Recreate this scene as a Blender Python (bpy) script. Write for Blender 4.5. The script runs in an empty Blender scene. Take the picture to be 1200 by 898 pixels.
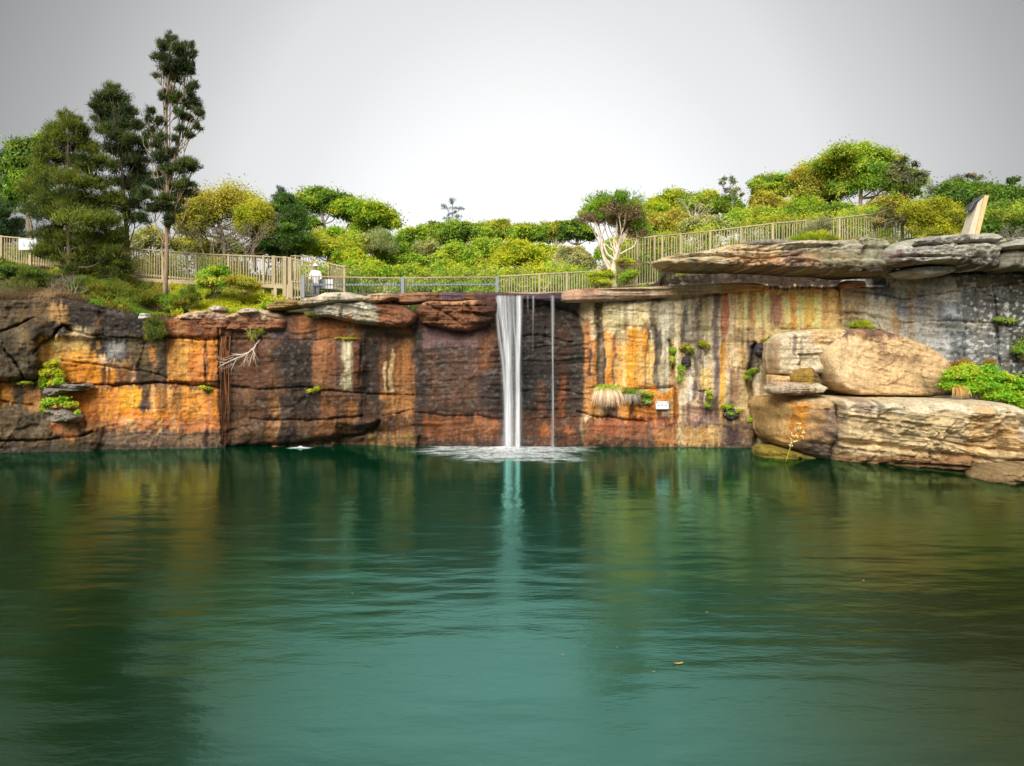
import bpy, math, random
import numpy as np
from mathutils import Vector

# ------------------------------------------------------------------ camera, sky, sun, exposure
SC = bpy.context.scene
COL = SC.collection
F, CX, HZ, HC = 800.0, 600.0, 410.0, 3.8      # focal length in photo pixels, centre column, horizon row, eye height

cam_d = bpy.data.cameras.new('camera')
cam = bpy.data.objects.new('camera', cam_d)
COL.objects.link(cam)
cam.location = (0, 0, HC)
cam.rotation_euler = (math.radians(90), 0, 0)
cam_d.sensor_width = 36
cam_d.lens = F / 1200 * 36
cam_d.shift_y = -(449 - HZ) / 1200
cam_d.clip_start = 0.1
cam_d.clip_end = 3000
SC.camera = cam

SUN_EL, SUN_AZ = 42.0, 198.0                   # degrees; azimuth clockwise from +Y, so behind the camera and a little to the left
w = bpy.data.worlds.new('World')
SC.world = w
w.use_nodes = True
nt = w.node_tree
nt.nodes.clear()
wo = nt.nodes.new('ShaderNodeOutputWorld')
sky = nt.nodes.new('ShaderNodeTexSky')
sky.sky_type = 'NISHITA'
sky.sun_disc = False
sky.sun_elevation = math.radians(SUN_EL)
sky.sun_rotation = math.radians(SUN_AZ)
sky.air_density = 1.0
sky.dust_density = 4.0
hs = nt.nodes.new('ShaderNodeHueSaturation')
hs.inputs['Saturation'].default_value = 0.12
nt.links.new(sky.outputs[0], hs.inputs['Color'])
b1 = nt.nodes.new('ShaderNodeBackground')
b1.inputs[1].default_value = 0.05
nt.links.new(hs.outputs[0], b1.inputs[0])
# the overcast: a bright thin veil straight over the fall, with lens vignetting painted in as grey all round
tc = nt.nodes.new('ShaderNodeTexCoord')
nrm = nt.nodes.new('ShaderNodeVectorMath'); nrm.operation = 'NORMALIZE'
dp = nt.nodes.new('ShaderNodeVectorMath'); dp.operation = 'DOT_PRODUCT'
dp.inputs[1].default_value = Vector((0.02, 1.0, 0.05)).normalized()
sq = nt.nodes.new('ShaderNodeVectorMath'); sq.operation = 'MULTIPLY'
sq.inputs[1].default_value = (1, 1, 0.8)
nt.links.new(tc.outputs['Generated'], sq.inputs[0])
nt.links.new(sq.outputs[0], nrm.inputs[0])
nt.links.new(nrm.outputs[0], dp.inputs[0])
ramp = nt.nodes.new('ShaderNodeValToRGB')
SKY = [(0.0, 0.07), (0.70, 0.05), (0.764, 0.085), (0.81, 0.135), (0.8855, 0.255), (0.9126, 0.32), (0.943, 0.345), (0.981, 0.433), (1.0, 0.476)]
el = ramp.color_ramp.elements
while len(el) < len(SKY): el.new(0.5)
for e, (p, v) in zip(el, SKY):
    e.position = p
    e.color = (v, v, v * 1.0, 1)
nt.links.new(dp.outputs['Value'], ramp.inputs[0])
b2 = nt.nodes.new('ShaderNodeBackground')
b2.inputs[1].default_value = 1.0
nt.links.new(ramp.outputs[0], b2.inputs[0])
ad = nt.nodes.new('ShaderNodeMixShader')
ad.inputs[0].default_value = 0.6
nt.links.new(b1.outputs[0], ad.inputs[1])
nt.links.new(b2.outputs[0], ad.inputs[2])
nt.links.new(ad.outputs[0], wo.inputs[0])

sd = bpy.data.lights.new('sun', 'SUN')
sd.energy = 1.5
sd.angle = math.radians(40)
sd.color = (1.0, 0.96, 0.88)
so = bpy.data.objects.new('sun', sd)
COL.objects.link(so)
_e, _a = math.radians(SUN_EL), math.radians(SUN_AZ)
sdir = Vector((math.cos(_e) * math.sin(_a), math.cos(_e) * math.cos(_a), math.sin(_e)))
so.rotation_euler = sdir.to_track_quat('Z', 'Y').to_euler()

SC.view_settings.view_transform = 'Standard'
SC.view_settings.look = 'None'
SC.view_settings.exposure = 1.6
SC.view_settings.gamma = 1
SC.render.engine = 'CYCLES'
SC.cycles.max_bounces = 5
SC.cycles.diffuse_bounces = 2
SC.cycles.glossy_bounces = 3
SC.cycles.transparent_max_bounces = 12
SC.cycles.caustics_reflective = False
SC.cycles.caustics_refractive = False

# ------------------------------------------------------------------ helpers
random.seed(4)
R = np.random.default_rng(11)

def P(px, py, D):
    """photo pixel at distance D (metres along +Y) -> world point"""
    return np.array([(px - CX) * D / F, D, HC + (HZ - py) * D / F])

def lin(c):
    c = np.asarray(c, float) / 255.0
    return np.where(c <= 0.04045, c / 12.92, ((c + 0.055) / 1.055) ** 2.4)

_T = np.random.default_rng(5).random((64, 64, 64)).astype(np.float32)
def vn(x, y, z=0.0):
    x, y, z = np.broadcast_arrays(np.asarray(x, float), np.asarray(y, float), np.asarray(z, float))
    xi, yi, zi = np.floor(x).astype(int), np.floor(y).astype(int), np.floor(z).astype(int)
    fx, fy, fz = x - xi, y - yi, z - zi
    fx, fy, fz = fx*fx*(3-2*fx), fy*fy*(3-2*fy), fz*fz*(3-2*fz)
    g = lambda a, b, c: _T[(xi+a) & 63, (yi+b) & 63, (zi+c) & 63]
    l = lambda a, b, t: a + (b - a) * t
    return l(l(l(g(0,0,0), g(1,0,0), fx), l(g(0,1,0), g(1,1,0), fx), fy),
             l(l(g(0,0,1), g(1,0,1), fx), l(g(0,1,1), g(1,1,1), fx), fy), fz) * 2 - 1
def fbm(x, y, z=0.0, o=4, gain=0.5):
    s, a, t = 0.0, 1.0, 0.0
    for i in range(o):
        k = 2.03 ** i
        s = s + a * vn(np.asarray(x) * k + 7.3 * i, np.asarray(y) * k + 3.1 * i, np.asarray(z) * k + 1.7 * i)
        t += a
        a *= gain
    return s / t
def ss(t):
    t = np.clip(t, 0, 1)
    return t * t * (3 - 2 * t)

def mesh_np(name, v, faces, colors=None, mat=None, smooth=True):
    """v (n,3); faces: list of (m,k) int arrays with k = 3 or 4"""
    v = np.asarray(v, np.float32)
    me = bpy.data.meshes.new(name)
    me.vertices.add(len(v))
    me.vertices.foreach_set('co', v.ravel())
    idx = np.concatenate([f.ravel() for f in faces]).astype(np.int32)
    cnt = np.concatenate([np.full(len(f), f.shape[1], np.int32) for f in faces])
    st = np.concatenate([[0], np.cumsum(cnt)[:-1]]).astype(np.int32)
    me.loops.add(len(idx))
    me.loops.foreach_set('vertex_index', idx)
    me.polygons.add(len(cnt))
    me.polygons.foreach_set('loop_start', st)
    me.polygons.foreach_set('loop_total', cnt)
    me.polygons.foreach_set('use_smooth', np.full(len(cnt), smooth))
    me.update(calc_edges=True)
    if colors is not None:
        c = np.ones((len(v), 4), np.float32)
        c[:, :colors.shape[1]] = colors
        at = me.color_attributes.new('tint', 'FLOAT_COLOR', 'POINT')
        at.data.foreach_set('color', c.ravel())
    if mat: me.materials.append(mat)
    return me

def link(name, me, parent=None, loc=None):
    o = bpy.data.objects.new(name, me)
    COL.objects.link(o)
    if parent is not None: o.parent = parent
    if loc is not None: o.location = loc
    return o
def tag(o, label=None, cat=None, group=None, kind=None):
    for k, v in (('label', label), ('category', cat), ('group', group), ('kind', kind)):
        if v: o[k] = v
    return o
def empty(name, label, cat, loc=(0, 0, 0), group=None):
    o = bpy.data.objects.new(name, None)
    o.empty_display_size = 0.3
    COL.objects.link(o)
    o.location = tuple(float(a) for a in loc)
    return tag(o, label, cat, group)

class MB:
    """collects simple shapes into one mesh"""
    def __init__(s): s.v, s.q, s.t, s.n, s.c = [], [], [], 0, []
    def add(s, v, q=None, t=None, col=None):
        v = np.asarray(v, float).reshape(-1, 3)
        s.v.append(v)
        if q is not None and len(q): s.q.append(np.asarray(q, int).reshape(-1, 4) + s.n)
        if t is not None and len(t): s.t.append(np.asarray(t, int).reshape(-1, 3) + s.n)
        if col is not None:
            col = np.asarray(col, float)
            s.c.append(np.broadcast_to(col, (len(v), 3)))
        s.n += len(v)
    def box(s, c, size, ux=(1,0,0), uy=(0,1,0), uz=(0,0,1), col=None):
        ux, uy, uz = [np.asarray(a, float) * k / 2 for a, k in zip((ux, uy, uz), size)]
        c = np.asarray(c, float)
        v = [c + i*ux + j*uy + k*uz for k in (-1, 1) for j in (-1, 1) for i in (-1, 1)]
        s.add(v, [[0,2,3,1],[4,5,7,6],[0,1,5,4],[2,6,7,3],[0,4,6,2],[1,3,7,5]], col=col)
    def bar(s, a, b, w, h, up=(0,0,1), col=None):
        a, b = np.asarray(a, float), np.asarray(b, float)
        d = b - a; L = np.linalg.norm(d); d = d / L
        sx = np.cross(d, up); sx = sx / (np.linalg.norm(sx) + 1e-9)
        u = np.cross(sx, d)
        s.box((a + b) / 2, (L, w, h), d, sx, u, col)
    def tube(s, pts, rad, n=6, col=None):
        pts = np.asarray(pts, float); m = len(pts)
        rad = np.broadcast_to(np.asarray(rad, float), (m,))
        tg = np.gradient(pts, axis=0)
        tg /= np.linalg.norm(tg, axis=1)[:, None] + 1e-9
        ref = np.array([0, 0, 1.0]) if abs(tg[0][2]) < 0.9 else np.array([1.0, 0, 0])
        a = np.cross(tg, ref); a /= np.linalg.norm(a, axis=1)[:, None] + 1e-9
        b = np.cross(tg, a)
        th = np.arange(n) * 2 * math.pi / n
        ring = a[:, None, :] * np.cos(th)[None, :, None] + b[:, None, :] * np.sin(th)[None, :, None]
        v = pts[:, None, :] + ring * rad[:, None, None]
        i, j = np.meshgrid(np.arange(m - 1), np.arange(n), indexing='ij')
        j2 = (j + 1) % n
        q = np.stack([i*n + j, i*n + j2, (i+1)*n + j2, (i+1)*n + j], -1).reshape(-1, 4)
        v = np.concatenate([v.reshape(-1, 3), pts[:1], pts[-1:]])
        k = np.arange(n); k2 = (k + 1) % n
        t = np.concatenate([np.stack([np.full(n, m*n), k2, k], -1),
                            np.stack([np.full(n, m*n + 1), (m-1)*n + k, (m-1)*n + k2], -1)])
        s.add(v, q, t, col)
    def mesh(s, name, mat, smooth=False):
        fs = ([np.concatenate(s.q)] if s.q else []) + ([np.concatenate(s.t)] if s.t else [])
        c = np.concatenate(s.c) if s.c else None
        return mesh_np(name, np.concatenate(s.v), fs, c, mat, smooth)
    def build(s, name, mat, parent=None, smooth=False):
        return link(name, s.mesh(name, mat, smooth), parent)

def curve(pts, n=12, jit=0.0, rng=R):
    """smooth path through control points"""
    pts = np.asarray(pts, float)
    t = np.linspace(0, len(pts) - 1, n)
    i = np.clip(t.astype(int), 0, len(pts) - 2)
    f = (t - i)[:, None]
    p0, p1, p2, p3 = pts[np.maximum(i-1, 0)], pts[i], pts[i+1], pts[np.minimum(i+2, len(pts)-1)]
    o = 0.5 * (2*p1 + (p2-p0)*f + (2*p0-5*p1+4*p2-p3)*f**2 + (3*p1-p0-3*p2+p3)*f**3)
    if jit: o[1:-1] += rng.normal(0, jit, o[1:-1].shape)
    return o

# ------------------------------------------------------------------ materials
def nodes(name):
    m = bpy.data.materials.new(name)
    m.use_nodes = True
    t = m.node_tree
    return m, t, t.nodes['Principled BSDF']
def N(t, kind, **kw):
    n = t.nodes.new(kind)
    for k, v in kw.items():
        if k in n.inputs: n.inputs[k].default_value = v
        else: setattr(n, k, v)
    return n
def coords(t, scale=(1, 1, 1)):
    tc = t.nodes.new('ShaderNodeNewGeometry')
    mp = t.nodes.new('ShaderNodeMapping')
    mp.inputs['Scale'].default_value = scale
    t.links.new(tc.outputs['Position'], mp.inputs[0])
    return mp.outputs[0]

def rock_material():
    m, t, p = nodes('sandstone')
    at = N(t, 'ShaderNodeVertexColor', layer_name='tint')
    n1 = N(t, 'ShaderNodeTexNoise', Scale=9.0, Detail=6.0, Roughness=0.65)
    t.links.new(coords(t), n1.inputs['Vector'])
    n2 = N(t, 'ShaderNodeTexNoise', Scale=5.0, Detail=5.0, Roughness=0.7)
    t.links.new(coords(t, (0.8, 0.8, 7.0)), n2.inputs['Vector'])
    n3 = N(t, 'ShaderNodeTexNoise', Scale=45.0, Detail=3.0, Roughness=0.7)
    t.links.new(coords(t), n3.inputs['Vector'])
    def rng_(n, a, b, lo=0.3, hi=0.7):
        r = N(t, 'ShaderNodeMapRange')
        r.inputs[1].default_value, r.inputs[2].default_value = lo, hi
        r.inputs[3].default_value, r.inputs[4].default_value = a, b
        t.links.new(n.outputs[0], r.inputs[0])
        return r.outputs[0]
    def mul(a, b):
        x = N(t, 'ShaderNodeMath', operation='MULTIPLY')
        t.links.new(a, x.inputs[0]); t.links.new(b, x.inputs[1])
        return x.outputs[0]
    n4 = N(t, 'ShaderNodeTexNoise', Scale=1.0, Detail=6.0, Roughness=0.72)
    t.links.new(coords(t, (6, 3, .4)), n4.inputs['Vector'])
    n5 = N(t, 'ShaderNodeTexNoise', Scale=22.0, Detail=4.0, Roughness=0.75)
    t.links.new(coords(t, (1, 1, .6)), n5.inputs['Vector'])
    k = mul(mul(rng_(n1, 0.80, 1.22), rng_(n2, 0.84, 1.16)), rng_(n3, 0.80, 1.20))
    k = mul(mul(k, rng_(n4, 0.84, 1.18, .34, .66)), rng_(n5, 0.70, 1.12, .30, .52))
    vm = N(t, 'ShaderNodeVectorMath', operation='SCALE')
    t.links.new(at.outputs['Color'], vm.inputs[0])
    t.links.new(k, vm.inputs['Scale'])
    t.links.new(vm.outputs[0], p.inputs['Base Color'])
    rr = N(t, 'ShaderNodeMapRange')
    rr.inputs[3].default_value, rr.inputs[4].default_value = 0.9, 0.36
    t.links.new(at.outputs['Alpha'], rr.inputs[0])
    t.links.new(rr.outputs[0], p.inputs['Roughness'])
    p.inputs['Specular IOR Level'].default_value = 0.35
    add = N(t, 'ShaderNodeMath', operation='ADD')
    t.links.new(n1.outputs[0], add.inputs[0]); t.links.new(n2.outputs[0], add.inputs[1])
    add2 = N(t, 'ShaderNodeMath', operation='MULTIPLY_ADD')
    add2.inputs[1].default_value = 0.35
    t.links.new(n3.outputs[0], add2.inputs[0]); t.links.new(add.outputs[0], add2.inputs[2])
    bp = N(t, 'ShaderNodeBump', Strength=0.7, Distance=0.09)
    t.links.new(add2.outputs[0], bp.inputs['Height'])
    t.links.new(bp.outputs[0], p.inputs['Normal'])
    return m
ROCK = rock_material()

def leaf_material():
    m, t, p = nodes('foliage')
    at = N(t, 'ShaderNodeVertexColor', layer_name='tint')
    t.links.new(at.outputs['Color'], p.inputs['Base Color'])
    p.inputs['Roughness'].default_value = 0.55
    p.inputs['Specular IOR Level'].default_value = 0.25
    tr = N(t, 'ShaderNodeBsdfTranslucent')
    t.links.new(at.outputs['Color'], tr.inputs[0])
    mx = N(t, 'ShaderNodeMixShader')
    mx.inputs[0].default_value = 0.42
    t.links.new(p.outputs[0], mx.inputs[1]); t.links.new(tr.outputs[0], mx.inputs[2])
    t.links.new(mx.outputs[0], t.nodes['Material Output'].inputs[0])
    return m
LEAF = leaf_material()

def plain(name, col, rough=0.7, var=0.25, scale=12.0, stretch=(1, 1, 1), bump=0.3, metal=0.0, tint=False):
    m, t, p = nodes(name)
    n = N(t, 'ShaderNodeTexNoise', Scale=scale, Detail=5.0, Roughness=0.65)
    t.links.new(coords(t, stretch), n.inputs['Vector'])
    r = N(t, 'ShaderNodeMapRange')
    r.inputs[1].default_value, r.inputs[2].default_value = 0.3, 0.7
    r.inputs[3].default_value, r.inputs[4].default_value = 1 - var, 1 + var
    t.links.new(n.outputs[0], r.inputs[0])
    vm = N(t, 'ShaderNodeVectorMath', operation='SCALE')
    vm.inputs[0].default_value = tuple(lin(col))
    if tint:
        at = N(t, 'ShaderNodeVertexColor', layer_name='tint')
        t.links.new(at.outputs['Color'], vm.inputs[0])
    oi = N(t, 'ShaderNodeObjectInfo')
    r2 = N(t, 'ShaderNodeMapRange')
    r2.inputs[3].default_value, r2.inputs[4].default_value = 1 - var * 0.6, 1 + var * 0.6
    t.links.new(oi.outputs['Random'], r2.inputs[0])
    mu = N(t, 'ShaderNodeMath', operation='MULTIPLY')
    t.links.new(r.outputs[0], mu.inputs[0]); t.links.new(r2.outputs[0], mu.inputs[1])
    t.links.new(mu.outputs[0], vm.inputs['Scale'])
    t.links.new(vm.outputs[0], p.inputs['Base Color'])
    p.inputs['Roughness'].default_value = rough
    p.inputs['Metallic'].default_value = metal
    if bump:
        b = N(t, 'ShaderNodeBump', Strength=bump, Distance=0.02)
        t.links.new(n.outputs[0], b.inputs['Height'])
        t.links.new(b.outputs[0], p.inputs['Normal'])
    return m
BARK = plain('bark', (120, 100, 80), 0.9, 0.3, 14, (1, 1, 0.3), 0.6, tint=True)
TIMBER = plain('weathered_timber', (188, 170, 136), 0.8, 0.24, 30, (1, 1, 0.15))
METAL = plain('galvanised_metal', (140, 148, 156), 0.5, 0.12, 20, bump=0.05, metal=0.3)
DARKMETAL = plain('dark_baluster', (92, 92, 90), 0.5, 0.15, 20, bump=0.0)
TANRAIL = plain('tan_handrail', (172, 150, 116), 0.7, 0.2, 25)
WHITE = plain('white_paint', (225, 228, 232), 0.5, 0.05, 10, bump=0.0)
INK = plain('dark_print', (70, 72, 78), 0.6, 0.05, 10, bump=0.0)
SOIL = plain('bush_soil', (84, 72, 48), 0.95, 0.4, 2.5)
# ------------------------------------------------------------------ the quarry cliff
D0X = [-300, -120, 0, 100, 270, 430, 484, 690, 790, 885, 985, 1100, 1200, 1330, 1500]
D0Y = [21.0, 24.2, 25.3, 26.0, 26.6, 26.8, 26.9, 26.9, 26.9, 26.8, 26.3, 25.6, 24.9, 23.5, 19.0]
CRX = [-300, 0, 40, 70, 100, 130, 165, 200, 250, 300, 325, 345, 420, 484, 492, 560, 585, 690, 768, 781, 1035, 1060, 1110, 1157, 1200, 1500]
CRY = [345, 350, 348, 347, 354, 361, 368, 371, 367, 367, 367, 366, 373, 375, 364, 353, 349, 348, 345, 309, 311, 319, 319, 315, 313, 310]
d0 = lambda px: np.interp(px, D0X, D0Y)
crest = lambda px: np.interp(px, CRX, CRY)

def sbox(wx, wy, x0, x1, y0, y1, e=4.0, ey=None):
    ey = e if ey is None else ey
    return (ss((wx - x0) / e + .5) * ss((x1 - wx) / e + .5) * ss((wy - y0) / ey + .5) * ss((y1 - wy) / ey + .5))
def seg_dist(wx, wy, pts):
    d = np.full(np.shape(wx), 1e9)
    for (x0, y0), (x1, y1) in zip(pts[:-1], pts[1:]):
        dx, dy = x1 - x0, y1 - y0
        t = np.clip(((wx - x0) * dx + (wy - y0) * dy) / (dx*dx + dy*dy + 1e-9), 0, 1)
        d = np.minimum(d, np.hypot(wx - x0 - t*dx, wy - y0 - t*dy))
    return d

CRACKS = [  # (width, depth, polyline)
 (3, .45, [(40,412),(46,404),(60,396),(68,387),(74,382),(84,388)]), (1.3, .2, [(78,387),(110,394),(170,397),(214,397),(257,399)]),
 (2.6, .40, [(48,455),(104,452),(157,450),(204,448),(232,452),(262,455)]), (1.7, .22, [(73,424),(110,427),(134,431),(165,434),(194,441),(204,449)]),
 (2.5, .4, [(-90,452),(0,448),(43,445)]), (2.5, .35, [(-80,520),(0,518),(60,516),(95,511),(108,506)]),
 (1.2, .15, [(241,399),(239,420),(241,447)]), (2.0, .22, [(257,384),(259,440),(262,522)]), (1.8, .25, [(93,350),(118,362),(150,366),(167,368)]),
 (2.0, .3, [(-60,395),(0,390),(40,373)]), (1.6, .3, [(6,410),(20,428),(28,447)]), (1.5, .2, [(0,470),(40,475),(52,480)]),
 (1.2, .15, [(250,397),(310,398),(367,399),(392,396)]), (1.8, .22, [(266,452),(300,457),(340,455),(360,454),(380,457),(424,461),(484,463)]),
 (1.8, .25, [(293,491),(330,493),(380,492),(410,490),(424,488)]), (4.5, .55, [(270,524),(330,522),(384,518),(430,508),(446,494)]),
 (1.6, .14, [(424,398),(423,440),(425,490)]), (1.6, .14, [(484,386),(485,440),(484,480),(488,510)]), (1.3, .15, [(450,487),(470,484),(484,481)]),
 (1.5, .18, [(486,484),(520,488),(560,487),(610,492),(660,490),(687,488)]), (2.0, .35, [(676,483),(700,488),(711,488),(740,492),(757,494)]),
 (1.8, .28, [(690,454),(710,457),(730,456),(770,456),(787,454)]), (2.4, .45, [(784,400),(788,412),(790,449),(794,492),(796,524)]),
 (2.2, .3, [(690,352),(740,353),(790,351),(850,345)]), (1.0, .12, [(806,389),(845,388),(880,387),(934,386),(985,386)]),
 (3.5, .6, [(885,402),(876,440),(882,470),(886,524)]), (1.3, .16, [(847,400),(852,430),(880,434)]), (2.2, .3, [(985,333),(984,360),(986,387)]),
 (1.5, .2, [(1000,342),(1060,350),(1130,340),(1180,333),(1300,326)]), (1.3, .2, [(1060,378),(1096,376),(1130,377),(1200,381),(1330,380)]),
 (1.6, .2, [(1166,340),(1168,380),(1171,430)]), (1.4, .18, [(1131,378),(1129,405),(1132,432)]), (1.5, .25, [(1010,375),(1030,388),(1070,405),(1090,425),(1103,440)]),
 (1.0, .12, [(800,408),(818,458),(828,458)]), (1.2, .16, [(1100,345),(1150,342),(1180,352)]), (1.1, .12, [(828,352),(880,356),(930,362),(985,368)]),
 (1.1, .12, [(700,362),(760,366),(840,372),(880,375)]), (1.0, .10, [(840,350),(900,356),(960,352)]), (1.5, .18, [(800,455),(815,458),(838,457)]),
 (2.0, .25, [(600,365),(640,357),(672,366),(684,378)]), (1.6, .2, [(590,400),(630,392),(670,402)]), (1.4, .18, [(600,462),(640,455),(684,463)]),
]
BUMPS = [  # (x0,x1,y0,y1,edge,offset): blocks that stand proud of, or sit behind, the face
 (36,262,340,397,9,.24), (197,258,399,448,4,.14), (70,264,456,540,12,.12), (-120,46,388,446,16,.45), (-120,112,478,540,20,.3),
 (300,424,402,460,26,.34), (265,440,463,492,12,.12), (280,440,494,514,10,.22), (486,588,392,500,34,.42), (426,484,395,540,14,-.12),
 (395,455,500,540,14,-.5), (690,790,457,491,5,.14), (560,885,494,540,8,.24), (697,708,345,480,3,-.10), (733,757,384,455,3,.10), (709,718,390,450,3,.07),
 (986,1460,320,440,5,.18), (846,884,400,440,5,-.12), (797,812,400,455,6,-.10), (812,840,462,540,6,.12), (1045,1130,398,440,10,.12), (776,1040,290,336,4,-3.0),
 (590,690,352,490,30,-.22), (430,484,384,398,8,-.15), (258,300,398,520,20,-.10), (430,490,508,545,6,.25), (0,45,447,478,4,-.1), (700,772,350,382,5,.08),
]
def relief(px, py):
    wx = px + 3.0 * fbm(px * .05, py * .05, 1.5, 3) + 1.0 * vn(px * .3, py * .3, 2.5)
    wy = py + 2.6 * fbm(px * .05, py * .05, 8.5, 3) + 0.8 * vn(px * .3, py * .3, 9.5)
    r = .24 * fbm(px * .018, py * .022, 3.3, 3) + .10 * fbm(px * .07, py * .08, 5.1, 3) + .035 * fbm(px * .3, py * .3, 6.2, 2)
    # blocky joints
    bx, by = wx / 38 + .6 * vn(px * .02, py * .02, 12), wy / 24 + .5 * vn(px * .02, py * .02, 14)
    cell = _T[np.floor(bx).astype(int) & 63, np.floor(by).astype(int) & 63, 7]
    r += .10 * (cell - .5) * (1 - .6 * sbox(px, py, 690, 985, 330, 490, 20))
    # bedding
    dip = np.where(px > 690, .10, -.04)
    bwy = py + 6 * fbm(px * .025, py * .03, 24.5, 3)
    bed = vn(px * .012, (bwy - dip * px) * .42, 20.5)
    amp = .024 + .05 * sbox(px, py, 575, 695, 345, 500, 20) + .025 * sbox(px, py, 484, 590, 400, 520, 20) + .03 * ss((px - 985) / 20)
    r += amp * (bed + .6 * vn(px * .03, (bwy - dip * px) * .9, 22.5))
    for x0, x1, y0, y1, e, d in BUMPS:
        r += d * sbox(wx, wy, x0, x1, y0, y1, e)
    for wd, dep, pts in CRACKS:
        xs, ys = [q[0] for q in pts], [q[1] for q in pts]
        k = (px > min(xs) - 14) & (px < max(xs) + 14) & (py > min(ys) - 14) & (py < max(ys) + 14)
        if k.any():
            d = seg_dist(wx[k], wy[k], pts)
            thick = .85 * wd * (.7 + .5 * vn(px[k] * .11, py[k] * .11, 31))
            r[k] -= dep * .8 * np.exp(-(d / np.maximum(thick, .5)) ** 2)
    return r

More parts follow.
